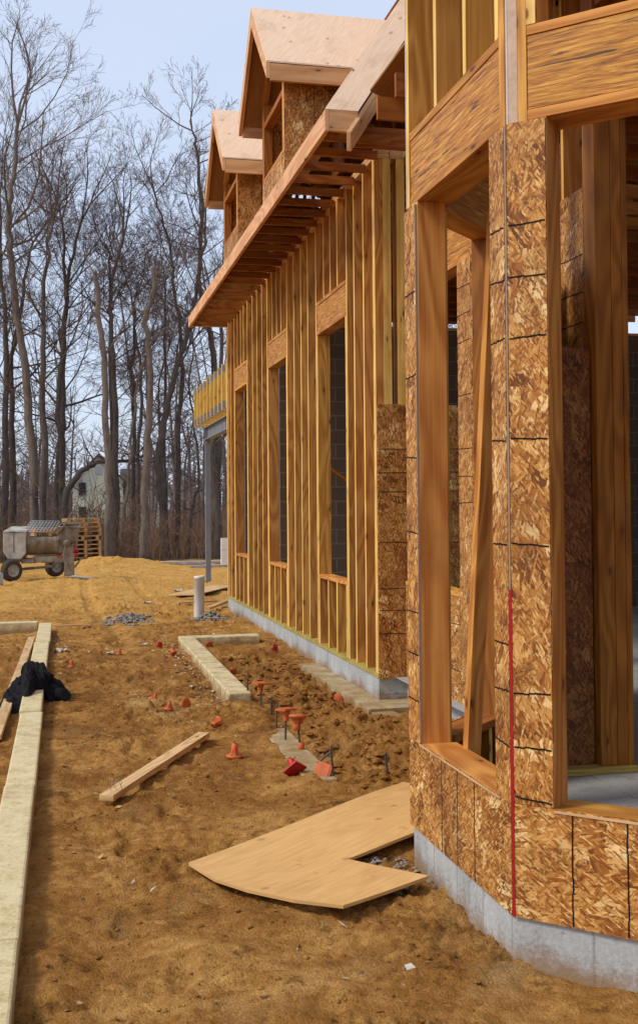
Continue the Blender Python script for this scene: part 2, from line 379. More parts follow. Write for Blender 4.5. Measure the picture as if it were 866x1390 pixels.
def gh(x,y):
    x=np.asarray(x,dtype=float);y=np.asarray(y,dtype=float)
    c,s=math.cos(.5),math.sin(.5); xr=c*x-s*y; yr=s*x+c*y
    near=1-sst(y,25,60)
    h=-.215+.055*vn(xr*.7,yr*.7,1)+near*(.05*vn(xr*1.9,yr*1.9,2)+.034*vn(xr*5.2,yr*5.2,3)+.020*vn(xr*10,yr*10,4)+(.2+2.6*np.abs(vn(xr*1.4,yr*1.4,31)))*(.060*np.abs(vn(xr*13,yr*13,33))-.009+.052*np.abs(vn(xr*27+2*vn(xr*9,yr*9,35),yr*27,5))-.009+.034*np.abs(vn(xr*57,yr*57,6))))
    # clumpy ridged soil in the dug strip beside the foundation
    dig=sst(x,1.55,1.85)*(1-sst(x,2.35,2.75))*sst(y,6.3,7.0)*(1-sst(y,12.5,14.0))
    h+=dig*(-.085+.19*np.abs(vn(xr*3.1,yr*3.1,8))+.11*np.abs(vn(xr*8,yr*8,9))+.07*np.abs(vn(xr*19,yr*19,19)))
    # bank towards the dug recess behind the bay
    h+=.09*G(x,2.25,.35)*G(y,7.2,.7)
    # keep the buried curb just clear of the soil
    h-=.025*G(x,1.62,.13)*sst(y,6.9,7.3)*(1-sst(y,7.9,8.3))
    h+=.085*G(x,1.5,.32)*G(y,9.0,.5)+.03*G(x,1.5,.12)*sst(y,6.5,7)*(1-sst(y,8,9))
    h-=.045*sst(x,1.66,1.74)*(1-sst(x,1.86,2.0))*sst(y,6.6,7.0)*(1-sst(y,8.0,8.6))
    h-=.055*sst(x,2.36,2.46)*(1-sst(x,2.72,2.78))*sst(y,8.6,9.0)*(1-sst(y,11.3,12.0))
    h+=sst(y,15,19)*(1-sst(y,33,37))*(.05*np.abs(vn(xr*2.6,yr*2.6,41))+.05*np.abs(vn(xr*5.5,yr*5.5,42))*(.3+1.6*np.abs(vn(xr*.8,yr*.8,43)))-.02)
    # soil heaped against the long curb, tyre ruts
    h+=.03*G(x,-.05,.10)*(.5+vn(x*0,y*1.7,11))
    h-=.04*G(x,.62+.1*np.sin(y*.5),.14)*sst(y,9,12)*(1-sst(y,22,26))
    h-=.045*G(x,-.05+.25*np.sin(y*.23+1),.3)*sst(y,19,21)*(1-sst(y,25,27))
    # sand heaps in front of the wood
    h+=.27*G(x,1.45,1.35)*G(y,34.5,1.3)*(1+.5*vn(x*2,y*2,14))+.13*G(x,-1.6,1.4)*G(y,33.6,1.6)+.1*G(x,2.6,.9)*G(y,32.5,1.2)
    h+=near*sst(y,16,22)*.10*vn(x*.9+5,y*.9,15)
    for (fx,fy,fa,fl) in PRINTS:
        m_=(np.abs(x-fx)<.4)&(np.abs(y-fy)<.4)
        if not m_.any(): continue
        ca,sa=math.cos(fa),math.sin(fa); ux=(x-fx)*ca+(y-fy)*sa; uy=-(x-fx)*sa+(y-fy)*ca
        d=(ux/(.15*fl))**2+(uy/(.052*fl))**2
        h=h+np.where(m_,-.026*np.exp(-d**2)*(1+.25*np.sin(ux*150))+.013*np.exp(-((np.sqrt(d)-1.35)/.3)**2),0)
    for (cx,sw) in ((.75,.11),(2.05-.2,.11)):   # tyre track across the sand
        c0=cx+.25*np.sin(y*.25)-.05*(y-20); tr=np.exp(-((x-c0)/sw)**4)*sst(y,17,19)*(1-sst(y,29,31)); h=h-tr*(.035+.012*np.sin(y*40+np.abs(x-c0)*40))
    h-=.1*sst(y,36.5,40)
    h+=.035*vn(x*.05,y*.05,17)*sst(y,60,200)*60
    return h
def g1(x,y): return float(gh(x,y))
def axis(segs,lo,hi,grow):
    a=[segs[0][0]]
    for (x0,x1,st) in segs:
        k=max(1,int(round((x1-x0)/st)))
        a+= [x0+(x1-x0)*i/k for i in range(1,k+1)]
    st=segs[-1][2]; 
    while a[-1]<hi: st*=grow; a.append(a[-1]+st)
    st=segs[0][2]; b=[]; x=a[0]
    while x>lo: st*=grow; x-=st; b.append(x)
    return np.array(b[::-1]+a)
def build_ground():
    xs=axis([(-2.6,-.9,.06),(-.9,2.75,.022),(2.75,4.5,.12)],-500,500,1.22)
    ys=axis([(1.6,3.4,.05),(3.4,11.5,.026),(11.5,20,.06),(20,40,.10)],-60,700,1.2)
    X,Y=np.meshgrid(xs,ys); Z=gh(X,Y)
    nx,ny=len(xs),len(ys)
    co=np.stack([X,Y,Z],-1).reshape(-1,3)
    i=np.arange(nx*ny).reshape(ny,nx)
    f=np.stack([i[:-1,:-1],i[:-1,1:],i[1:,1:],i[1:,:-1]],-1).reshape(-1,4)
    me=bpy.data.meshes.new('ground'); me.from_pydata(co.tolist(),[],f.tolist()); me.materials.append(SOIL)
    me.polygons.foreach_set('use_smooth',np.ones(len(f),dtype=bool)); me.update()
    o=bpy.data.objects.new('ground',me); COL.objects.link(o); o['kind']='structure'; o['label']='bare brown soil turning to yellow sand towards the wood'
build_ground()

# ------------------------------------------------------------------ the building
BLD=empty('timber_building',(2.74,9.54,-.25))
tag(BLD,'unfinished timber framed building with bay, two gabled dormers and open eave on grey concrete foundation','building')
def bpart(mb,name,mat,parent=None,bevel=0):
    o=mb.build(name,mat,None,bevel)
    p=parent or BLD
    o.parent=p
    if p is BLD: o.matrix_parent_inverse=Matrix.Translation((-2.74,-9.54,.25))
    return o
class Wall:
    """local frame: s along the wall, t inwards from the outer stud face, z up"""
    def __init__(s,o,d,n): s.o=V((o[0],o[1],0)); s.d=V((d[0],d[1],0)).normalized(); s.n=V((n[0],n[1],0)).normalized()
    def P(s,a,z,t): return s.o+s.d*a-s.n*t+V((0,0,z))
    def box(s,mb,a0,a1,z0,z1,t0,t1,m=0): mb.box(s.P(a0,z0,t0),s.d*(a1-a0),-s.n*(t1-t0),V((0,0,z1-z0)),m)
    def stud(s,par,a,z0,z1,w=.038,t0=0,t1=.14,mat=None,name='stud'):
        mb=MB(); j=random.uniform(-.004,.004); k=random.uniform(-.003,.003)
        P=s.P(a+j,z0,t0+k); lean=s.d*random.uniform(-.006,.006)
        mb.box(P,s.d*w,-s.n*(t1-t0),V((0,0,z1-z0))+lean)
        for i,f in enumerate(mb.f):      # narrow edge faces coloured paler, as if catching the light
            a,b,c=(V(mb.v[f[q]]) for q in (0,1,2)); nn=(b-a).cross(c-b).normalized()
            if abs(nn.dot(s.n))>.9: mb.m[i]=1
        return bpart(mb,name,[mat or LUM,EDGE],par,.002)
    def osb(s,par,a0,a1,z0,z1,t=.0,th=.012,hm=(),vm=(),mat=None,name='sheathing',rag=.006):
        """sheathing sheet on the outside with marker lines at heights hm and stations vm"""
        mb=MB(); s.box(mb,a0,a1,z0,z1,-t-th,-t)
        def strip(p0,p1,w,q):
            k=7; prev=None
            for i in range(k):
                f=i/k; f2=(i+1)/k
                a=p0.lerp(p1,f); b=p0.lerp(p1,f2)
                jj=q*random.uniform(-rag,rag)*.35
                mb.box(a+jj-q*w/2, b-a, q*w, s.n*.0012, 1)
        for z in hm:
            dz=random.uniform(-.006,.006)
            strip(s.P(a0+.004,z+dz,-t-th-.0002),s.P(a1-.004,z-dz,-t-th-.0002),.006,V((0,0,1)))
        for a in vm:
            strip(s.P(a,z0+.004,-t-th-.0002),s.P(a,z1-.004,-t-th-.0002),.0055,s.d)
        return bpart(mb,name,[mat or OSB,INK],par)

W_=Wall((1.66,3.9),(0,1),(-1,0)); WL=1.25
B_=Wall((1.66,3.9),(1,-1),(-1,-1)); BL=1.25
N_=Wall((1.66,5.15),(1,1),(-1,1)); NL=1.895
M_=Wall((2.74,9.54),(0,1),(-1,0)); ML=9.31
Rt=Wall((2.74,9.54),(1,0),(0,-1))
I_=Wall((3.0,5.9),(0,1),(-1,0)); IL=3.64
S_=Wall((1.66+BL*.7071,3.9-BL*.7071),(1,0),(0,-1)); SL=4.0
TOP=4.66

# foundation
def foundation():
    mb=MB()
    s7=.70711
    oX=[(1.663,3.901),(1.663,5.148),(3.003,6.488),(3.003,9.543),(2.743,9.543),(2.743,18.85),(10,18.85),(10,3.02),(2.545,3.02)]
    mb.prism([(x,y,-.75) for x,y in oX],(0,0,.745))
    f=bpart(mb,'foundation',CONC)
    mb=MB(); mb.abox(2.53,2.74,9.12,12.0,-.6,-.192); mb.abox(2.742,3.0,9.12,9.538,-.6,-.190)
    mb.prism([(2.74,9.117,-.6),(2.95,8.0,-.6),(2.80,7.9,-.6),(2.55,8.95,-.6),(2.55,9.117,-.6)][::-1],(0,0,.385))
    bpart(mb,'footing',FOOT,f)
    mb=MB(); mb.abox(2.9,9.9,3.1,18.7,-.0048,.004); mb.prism([(1.80,4.0,-.0045),(1.80,5.05,-.0045),(2.895,6.14,-.0045),(2.895,3.1,-.0045),(2.7,3.1,-.0045)],(0,0,.0075))
    bpart(mb,'floor_slab',SLAB)
foundation()

# ---- bay
def bay():
    mb=MB()
    for w,L in ((W_,WL),(B_,BL),(N_,NL)):
        w.box(mb,.06,L-.06,0.004,.042,.0,.14)
        pass
    bay=bpart(mb,'bay',TREAT); mt_=MB()
    for w,L in ((W_,WL),(B_,BL),(N_,NL)): w.box(mt_,.06,L-.06,TOP,TOP+.08,0,.14)
    bpart(mt_,'top_plate',LUM,bay)
    HB,HT=2.98,3.34
    def header(w,a0,a1):
        m=MB(); w.box(m,a0,a1,HB+.04,HT-.04,.004,.13,1); w.box(m,a0,a1,HB,HB+.038,0,.18); w.box(m,a0,a1,HT-.038,HT,0,.14)
        bpart(m,'header',[LUM,LSL],bay,.0025)
    # west face
    header(W_,.062,1.205)
    W_.osb(bay,.0,.145,.405,2.97,hm=(2.587,2.387,2.158,1.775,1.378,1.0,.823,.621))
    W_.osb(bay,1.097,1.265,.405,2.965,hm=(2.55,2.15,1.76,1.40,1.02,.82,.60))
    W_.osb(bay,.0,1.262,-.012,.403,vm=(.385,.59,.79))
    m=MB(); W_.box(m,.147,1.095,.365,.405,-.002,.17); bpart(m,'window_sill',LUM,bay,.003)
    m=MB(); W_.box(m,.10,1.10,.397,.405,-.0165,-.0125); bpart(m,'edge_tape',PALE,bay)
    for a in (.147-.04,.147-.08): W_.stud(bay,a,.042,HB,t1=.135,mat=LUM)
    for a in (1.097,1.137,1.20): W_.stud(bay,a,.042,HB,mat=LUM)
    m=MB(); W_.box(m,1.0925,1.097,.41,2.965,-.0125,-.002)
    bpart(m,'edge_trim',TAPEB,bay)
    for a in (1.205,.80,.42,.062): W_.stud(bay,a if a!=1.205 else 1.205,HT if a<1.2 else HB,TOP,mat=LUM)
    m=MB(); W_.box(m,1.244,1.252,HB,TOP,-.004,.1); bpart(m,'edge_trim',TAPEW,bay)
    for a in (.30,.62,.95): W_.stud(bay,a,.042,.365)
    # south-west face
    header(B_,.087,BL)
    B_.osb(bay,.006,.160,.41,2.975,hm=(2.587,2.387,2.158,1.775,1.378,.823,.621,.43))
    B_.osb(bay,.006,BL,-.012,.408,vm=(.231,.434,.64,.84,1.05))
    m=MB(); B_.box(m,.162,1.05,.365,.405,-.002,.17); bpart(m,'window_sill',LUM,bay,.003)
    m=MB(); B_.box(m,.162,1.05,.395,.404,-.0165,-.0125); bpart(m,'edge_tape',PALE,bay)
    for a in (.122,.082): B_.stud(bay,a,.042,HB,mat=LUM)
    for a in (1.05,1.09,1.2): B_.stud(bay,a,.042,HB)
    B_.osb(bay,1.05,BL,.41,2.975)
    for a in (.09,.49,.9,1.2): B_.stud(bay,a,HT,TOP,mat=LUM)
    # built-up corner above the sheathing
    for k,(a0,a1,mt) in enumerate(((.0,.011,TAPEW),(.0115,.050,PINKB),(.0505,.0865,LUM))):
        m=MB(); B_.box(m,a0 if k else .004,a1,HB-.01,TOP,-.003+.001*k,.06); bpart(m,'corner_board',mt,bay,.001)
    m=MB(); W_.box(m,.012,.0615,HB-.01,TOP,0,.07); bpart(m,'corner_post',LUM,bay,.002)
    # red marking along the corner
    m=MB(); B_.box(m,-.004,.007,-.012,1.207,-.0145,-.0125); bpart(m,'red_tape',TAPER,bay)
    m=MB(); B_.box(m,-.003,.004,1.208,2.97,-.0143,-.0125); bpart(m,'corner_tape',TAPEB,bay)
    # north-west face (seen from inside)
    a0,a1=.15,.755
    m=MB(); N_.box(m,.06,1.3,HB+.04,HT-.04,.004,.13,1); N_.box(m,.06,1.3,HB,HB+.038,0,.15); N_.box(m,.06,1.3,HT-.038,HT,0,.14); bpart(m,'header',[LUM,LSL],bay,.0025)
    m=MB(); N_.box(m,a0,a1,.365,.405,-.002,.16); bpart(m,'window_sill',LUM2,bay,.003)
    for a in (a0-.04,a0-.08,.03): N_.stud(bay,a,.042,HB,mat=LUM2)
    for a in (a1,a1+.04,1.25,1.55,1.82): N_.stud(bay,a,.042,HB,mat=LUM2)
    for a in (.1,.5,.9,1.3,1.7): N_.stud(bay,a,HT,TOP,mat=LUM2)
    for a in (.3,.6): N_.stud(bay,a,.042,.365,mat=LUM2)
    N_.osb(bay,.0,a0,.41,2.97); N_.osb(bay,a1,NL-.03,.41,2.97); N_.osb(bay,.0,NL-.03,-.012,.408)
    # south face (outside the frame), mostly closed to keep light out of the bay
    S_.osb(bay,.01,.45,-.012,2.98); S_.osb(bay,1.5,SL,-.012,2.98); S_.osb(bay,.46,1.49,-.012,.40)
    m=MB(); S_.box(m,.0,SL,2.985,3.34,0,.13); bpart(m,'header',LSL,bay)
    m=MB(); S_.box(m,.0,SL,TOP,TOP+.08,0,.14); bpart(m,'top_plate',LUM,bay)
    for a in (.05,.42,1.5,1.9,2.3,2.7): S_.stud(bay,a,.042,2.98)
    for a in (.05,.45,.85,1.25,1.65,2.05,2.45): S_.stud(bay,a,3.34,TOP)
    # flat deck added over bay and dug recess to keep them dark
    m=MB(); m.prism([(1.62,3.86,4.90),(1.62,5.17,4.90),(2.45,6.0,4.90),(2.45,8.62,4.90),(2.6,8.75,4.90),(3.2,8.75,4.90),(9.9,8.75,4.90),(9.9,2.9,4.90),(2.5,2.9,4.90)],(0,0,.018)); bpart(m,'shade_deck',PLYU,bay)
    for y in (3.3,3.7,4.1,4.5,4.9,5.3,5.7,6.1):
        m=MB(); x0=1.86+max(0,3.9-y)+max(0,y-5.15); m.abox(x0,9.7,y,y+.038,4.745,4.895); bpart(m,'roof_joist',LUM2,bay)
bay()

# ---- long wall
def long_wall():
    mb=MB(); M_.box(mb,.0,ML,.0,.040,-.004,.14)
    wall=bpart(mb,'long_wall',TREAT)
    m=MB(); M_.box(m,0,ML,TOP,TOP+.038,0,.14); M_.box(m,0,ML,TOP+.040,TOP+.078,0,.14); bpart(m,'top_plate',PINE,wall,.0025)
    B0,B1=3.415,3.775
    wins=[(10.64-9.54,11.89-9.54),(13.66-9.54,14.91-9.54),(16.72-9.54,17.95-9.54)]
    S=[.0,.045]
    S+= [.39,.74]
    for i,(a,b) in enumerate(wins):
        m=MB(); M_.box(m,a-.038,b+.038,B0+.04,B1-.04,.006,.12,1); M_.box(m,a-.038,b+.038,B0,B0+.038,-.001,.14); M_.box(m,a-.038,b+.038,B1-.038,B1,-.001,.14)
        bpart(m,'header',[LUM,LSL],wall,.0025)
        m=MB(); M_.box(m,a,b,.752,.79,-.004,.145); bpart(m,'window_sill',LUM,wall,.003)
        M_.stud(wall,a-.0395,.04,B0); M_.stud(wall,b+.0015,.04,B0)
        M_.stud(wall,a-.0795,.04,TOP); M_.stud(wall,b+.0415,.04,TOP)
        for k in range(1,4):
            c=a+(b-a)*k/4
            M_.stud(wall,c-.019,B1,TOP,name='cripple_stud')
        for k in range(0,4):
            c=a+.03+(b-a-.06)*k/3
            M_.stud(wall,c-.019,.04,.752,name='cripple_stud')
    S+= [2.81,3.20,3.60,5.84,6.24,6.66,8.86,9.12,9.24,9.275]
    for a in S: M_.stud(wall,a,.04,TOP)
    # return wall facing south, low sheathing sheet
    m=MB(); Rt.box(m,.15,1.6,.002,.04,0,.14); pass
    rw=bpart(m,'return_wall',TREAT); m=MB(); Rt.box(m,.145,1.6,TOP,TOP+.08,0,.14); bpart(m,'top_plate',PINE,rw)
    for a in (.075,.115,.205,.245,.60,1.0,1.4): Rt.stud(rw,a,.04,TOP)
    Rt.osb(rw,.004,1.0,-.01,2.44,hm=(.39,.60,.79,1.20,1.66,1.83,2.04))
    m=MB(); m.beam((3.2,14.95,2.35),(5.2,14.95,.9),.038,.14,(0,1,0)); m.beam((4.6,14.98,3.0),(7.6,14.98,.9),.038,.14,(0,1,0)); bpart(m,'diagonal_brace',LUM2,wall)
long_wall()

# ---- inner wall running behind the bay
def inner_wall():
    m=MB(); I_.box(m,.06,IL-.02,.003,.042,0,.14); I_.box(m,.0,IL-.02,TOP,TOP+.08,0,.14)
    w=bpart(m,'inner_wall',TREAT)
    I_.osb(w,.05,.36,.0,3.39,hm=(3.0,2.78,2.6,2.2,1.8,1.4)); I_.osb(w,.37,1.90,-.01,3.39,hm=(2.8,2.4,2.0))
    I_.osb(w,1.905,2.205,-.01,3.40,hm=(3.2,2.99,2.78,2.37,1.96,1.75,1.55))
    I_.osb(w,2.21,IL-.03,-.01,.82,hm=(.6,.25))
    m=MB(); I_.box(m,.37,IL-.12,3.44,3.72,.003,.13,1); I_.box(m,.37,IL-.12,3.40,3.438,0,.14); I_.box(m,.37,IL-.12,3.722,3.76,0,.14); bpart(m,'header',[LUM,LSL],w,.0025)
    m=MB(); I_.box(m,2.2,IL-.03,.822,.86,-.013,.14); bpart(m,'window_sill',LUM,w,.003)
    m=MB(); I_.box(m,1.899,1.912,.9,3.40,-.0145,-.0125); bpart(m,'red_tape',TAPER,w)
    for a in (.045,.33,.75,1.15,1.55): I_.stud(w,a,.042 if a<.4 else 3.76,TOP,mat=LUM)
    for a in (2.0,2.17,3.50): I_.stud(w,a,.042,3.40,mat=LUM)
    for a in (2.0,2.4,2.8,3.2): I_.stud(w,a,3.76,TOP)
    # jamb post of the opening into the building, on a treated plate
    for k,(x0,x1) in enumerate(((2.985,3.085),(3.087,3.15),(3.152,3.185))):
        m=MB(); m.abox(x0,x1,5.80-.004*k,5.94,.042,TOP); bpart(m,'jamb_post',LUM2,w,.003)
    m=MB(); m.abox(2.70,3.19,5.76,5.945,.005,.041); bpart(m,'sole_plate',TREAT,w,.003)
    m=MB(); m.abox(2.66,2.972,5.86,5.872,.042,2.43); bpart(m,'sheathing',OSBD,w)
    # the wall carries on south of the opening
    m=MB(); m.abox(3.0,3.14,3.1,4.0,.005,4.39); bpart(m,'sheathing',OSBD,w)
    m=MB(); m.abox(3.0,3.14,3.05,5.795,4.40,TOP); bpart(m,'header',LUM2,w)
inner_wall()

# ---- block wall and back of the building
m=MB(); m.box((2.95,15.2,.006),(7.0,0,0),(0,.2,0),(0,0,4.05)); blk=bpart(m,'block_wall',CMU)
m=MB(); m.abox(2.95,9.95,15.2,15.4,4.057,4.095); bpart(m,'cap_plate',PINE,blk)
m=MB(); m.box((9.8,3.05,.006),(0,15.6,0),(.2,0,0),(0,0,4.4)); bpart(m,'block_wall',CMU)  # unseen east wall, raised to stop light coming in over it
m=MB(); m.box((3.0,18.55,.006),(6.8,0,0),(0,.2,0),(0,0,4.05)); bpart(m,'block_wall',CMU)

# ---- eave, hip end and roof
def eave():
    Y0,Y1=8.74,18.93; X0=2.1; z0,z1=4.595,4.77
    m=MB(); L=(Y1-Y0)/3
    for k in range(3): m.box((X0,Y0+L*k+.001,z0+.003*k),(0,L-.002,0),(.038,0,0),(0,0,z1-z0))
    ev=bpart(m,'eave',PINE,None,.003)
    m=MB(); m.abox(X0+.04,X0+.28,Y0,Y0+.038,z0,z1); bpart(m,'fascia',PINE,ev,.003)
    m=MB(); m.abox(X0+.04,2.74,Y1-.038,Y1,z0+.02,z1); bpart(m,'fascia',PINE,ev,.003)
    k=0; y=9.0
    while y<Y1-.1:
        m=MB(); m.abox(X0+.04,2.735,y,y+.038,z0+.01,z0+.085); bpart(m,'lookout',LUM2,ev,.002)
        y+=.406; k+=1
    m=MB(); m.abox(2.70,2.738,9.5,18.8,z0+.03,TOP+.07); 
    # rough joists over the dug recess behind the bay
    for y in (6.9,7.4,7.9,8.4,9.1):
        m=MB(); m.abox(2.45,5.0,y,y+.038,4.60,4.78); bpart(m,'recess_joist',LUM2,ev)
    # hip strip of plywood and its board
    d=V((1,1,1.5)); L=1.9
    m=MB(); o=V((X0,Y0,z1+.004)); n=V((0,-1.5,1)).normalized()
    m.box(o,V((.28,0,0)),d*L,n*-.016); bpart(m,'hip_sheathing',PLYR,ev)
    m=MB(); p=V((X0+.282,Y0+.02,z1-.015)); m.box(p-d*.13-V((0,0,.16)),d*(L+.1),V((.038,0,0)),V((0,0,.155))); bpart(m,'hip_rafter',PINE,ev,.003)
    m=MB(); p=V((X0+.03,Y0+.06,z1-.05)); m.box(p,d*L,V((.1,0,0)),V((0,0,-.15))); bpart(m,'hip_rafter',LUM2,ev)
    # steep roof: rafters, plywood courses with gaps
    m=MB()
    sl=V((1,0,1.5)).normalized()
    rows=[(.655,1.764),(1.768,2.93)]
    for a,b in rows:
        ya,yb=Y0+.06+a/1.803,Y0+.06+b/1.803
        first=True; y=max(ya,yb)+1.3
        nn=V((-1.5,0,1)).normalized()*.015; Pp=lambda yy,q: V((X0+.02,yy,4.775))+sl*q
        m.prism([Pp(ya,a),Pp(y-.02,a),Pp(y-.02,b),Pp(yb,b)],nn)
        while y<Y1:
            y2=min(y+2.42,Y1-.02)
            m.box(Pp(y,a),(0,y2-y,0),sl*(b-a),nn)
            y=y2+.02
    for k in range(24):
        y=9.04+.406*k
        if random.random()<(.92 if y<14.5 else .12): m.box(V((X0+.02,y,4.775))+sl*(random.uniform(.0,.012) if y<14.5 else .06),(0,random.uniform(.39,.404),0),sl*(random.uniform(.5,.6) if random.random()<.3 or y>14.5 else .645),V((-1.5,0,1)).normalized()*.012)
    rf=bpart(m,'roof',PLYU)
    for k in range(24):
        y=9.0+.406*k+.04
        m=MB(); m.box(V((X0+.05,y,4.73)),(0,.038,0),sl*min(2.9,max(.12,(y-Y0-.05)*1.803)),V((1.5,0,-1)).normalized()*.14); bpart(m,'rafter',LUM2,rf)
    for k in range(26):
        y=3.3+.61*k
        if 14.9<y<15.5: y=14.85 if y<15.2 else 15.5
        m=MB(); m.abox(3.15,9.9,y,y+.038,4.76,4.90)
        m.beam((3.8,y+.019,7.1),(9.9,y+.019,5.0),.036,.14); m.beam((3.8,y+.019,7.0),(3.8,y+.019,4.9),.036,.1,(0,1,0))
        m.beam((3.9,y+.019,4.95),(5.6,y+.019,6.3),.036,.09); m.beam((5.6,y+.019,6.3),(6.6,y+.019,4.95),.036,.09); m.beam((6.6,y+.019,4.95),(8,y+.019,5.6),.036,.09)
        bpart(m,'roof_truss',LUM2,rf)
    m=MB(); m.box((3.70,10.45,7.235),(0,8.3,0),(6.15,0,-2.13),(0,0,.016)); bpart(m,'shade_deck',PLYU,rf)  # unseen deck added to darken the interior
    m=MB(); m.prism([(2.20,18.78,4.77),(3.66,18.78,6.96),(9.8,18.78,4.98),(9.8,18.78,4.77)],(0,.012,0)); bpart(m,'gable_sky_blocker',OSBD,rf)  # sheet added at the open gable end to block the sky behind
    m=MB(); m.box((3.3,8.8,4.94),(0,1.7,0),(6.6,0,0),(0,0,.016)); bpart(m,'shade_deck',PLYU,rf)  # another added deck, closing the gap that let daylight in
eave()

# ---- dormers
def dormer(yc):
    XR=1.91; XF=2.13; zr,ze=6.66,5.775; hw=.86; hwall=.60
    sl=(zr-ze)/hw
    m=MB(); m.abox(XF,XF+.02,yc-hwall,yc+hwall,4.76,5.02)       # band of sheathing under the opening
    dm=bpart(m,'dormer',OSB)
    back=3.36
    for sg in (-1,1):
        # roof sheet: ridge to eave, ends where it meets the steep roof
        p=[V((XR,yc,zr)),V((XR,yc+sg*hw,ze)),V((XR+.9,yc+sg*hw,ze)),V((back,yc,zr))]
        m=MB(); m.prism(p,V((0,0,.016))); bpart(m,'roof_panel',PLYR,dm)
        # rake board on the front
        m=MB(); q=[V((XR-.001,yc+sg*.001,zr-.004)),V((XR-.001,yc+sg*hw,ze-.004)),V((XR-.001,yc+sg*hw,ze-.155)),V((XR-.001,yc+sg*.001,zr-.19))]
        m.prism(q,V((.038,0,0))); bpart(m,'rake_board',PINE,dm,.002)
        # eave fascia along the side
        m=MB(); m.box((XR+.04,yc+sg*hw-(.038 if sg>0 else 0),ze-.17),(.86,0,0),(0,.038,0),(0,0,.163)); bpart(m,'fascia',PINE,dm,.002)
        # plywood lining under the overhang
        p=[V((XR+.04,yc+sg*.03,zr-.09)),V((XR+.04,yc+sg*(hw-.045),ze-.06)),V((XR+.8,yc+sg*(hw-.045),ze-.06)),V((XR+1.2,yc+sg*.03,zr-.09))]
        m=MB(); m.prism(p,V((0,0,.012))); bpart(m,'lining',PLYU,dm)
        # corner posts with sheathed edge, cheek
        m=MB(); y0=yc+sg*hwall-(.09 if sg>0 else 0); m.abox(XF,XF+.09,y0,y0+.09,5.02,5.86); bpart(m,'corner_post',LUM if sg<0 else LUM2,dm,.002)
        m=MB(); yk=yc+sg*(hwall+.001)-(0 if sg>0 else .012)
        m.prism([V((XF+.0,yk,4.74)),V((XF+.0,yk,5.83)),V((2.80,yk,5.83)),V((2.80,yk,5.76)),V((XF+.02,yk,4.74))],V((0,.012,0)))
        m.abox(XF+.30,XF+.305,yk-(.0012 if sg<0 else -.0122),yk+(0 if sg<0 else .0134),5.05,5.82,1)
        bpart(m,'cheek',[OSB,INK],dm)
        # gable rafter of the front wall
        m=MB(); zz=lambda o: zr-sl*o-.13
        m.beam((XF+.03,yc+sg*(hwall+.02),zz(hwall+.02)),(XF+.03,yc+sg*.03,zz(.03)),.06,.10,(0,0,1)); bpart(m,'gable_rafter',LUM,dm,.002)
    m=MB(); m.abox(XF+.002,XF+.09,yc-hwall+.092,yc+hwall-.092,5.60,5.66); bpart(m,'header',LUM2,dm)
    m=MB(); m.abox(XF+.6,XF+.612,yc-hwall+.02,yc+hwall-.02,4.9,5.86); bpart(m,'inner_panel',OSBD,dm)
    m=MB(); m.abox(XF-.002,XF+.1,yc-hwall+.092,yc+hwall-.092,5.022,5.05); bpart(m,'window_sill',LUM,dm,.002)
for yc in (11.2,14.2): dormer(yc)

# ------------------------------------------------------------------ raised deck of floor trusses beyond the wall
def deck():
    D=empty('deck_frame',(3.42,24.5,-.2))
    tag(D,'raised deck of yellow floor trusses on grey steel beam beyond the far wall','deck frame')
    inv=Matrix.Translation((-3.42,-24.5,.2))
    def part(mb,name,mat,par=None,bevel=0):
        o=mb.build(name,mat,None,bevel); o.parent=par or D
        if par is None: o.matrix_parent_inverse=inv
        return o
    m=MB(); m.abox(3.36,3.48,26.79,26.91,-.25,3.165); m.abox(3.28,3.56,26.72,26.98,-.255,-.235); part(m,'post',STEEL)
    m=MB(); m.abox(3.34,3.50,19.0,27.1,3.165,3.185); m.abox(3.34,3.50,19.0,27.1,3.445,3.465); m.abox(3.41,3.43,19.0,27.1,3.186,3.444)
    m.abox(3.345,3.409,26.80,26.82,3.187,3.443); part(m,'beam',STEEL)
    m=MB(); m.abox(3.39,3.45,19.0,27.1,3.467,3.50); part(m,'nailer',YEL)
    for k in range(10):
        y=21.75+.61*k
        m=MB(); x0=3.15
        m.abox(x0,8.0,y,y+.09,3.505,3.545); m.abox(x0,8.0,y,y+.09,4.39,4.43)
        m.abox(x0,x0+.09,y+.001,y+.089,3.546,4.389); m.abox(x0+.091,x0+.32,y+.012,y+.078,3.546,4.389)
        x=x0+.33
        for j in range(5):
            m.beam((x,y+.045,3.55),(x+.42,y+.045,4.385),.06,.05,(0,1,0)); m.beam((x+.46,y+.045,4.385),(x+.86,y+.045,3.55),.06,.05,(0,1,0)); x+=.9
        tr=part(m,'floor_truss',YEL)
        for za,zb in ((4.29,4.41),(3.525,3.69)):
            m=MB(); m.abox(x0+.004,x0+.14,y-.0015,y+.0002,za,zb); part(m,'nail_plate',GALV,tr)
deck()
m=MB(); m.abox(4.60,4.85,33.0,33.25,-.4,.62); m.abox(4.59,4.86,32.99,33.26,.30,.33); tag(m.build('wrapped_pillar',PVC),'short white wrapped pillar by the far end of the long wall','pillar')
m=MB(); m.abox(2.9,9,34.0,34.25,-.6,-.10); m.abox(3.6,9,32.2,32.4,-.6,-.13); tag(m.build('foundation_strip',CONC),'low pale concrete foundation strip at the edge of the wood','foundation')

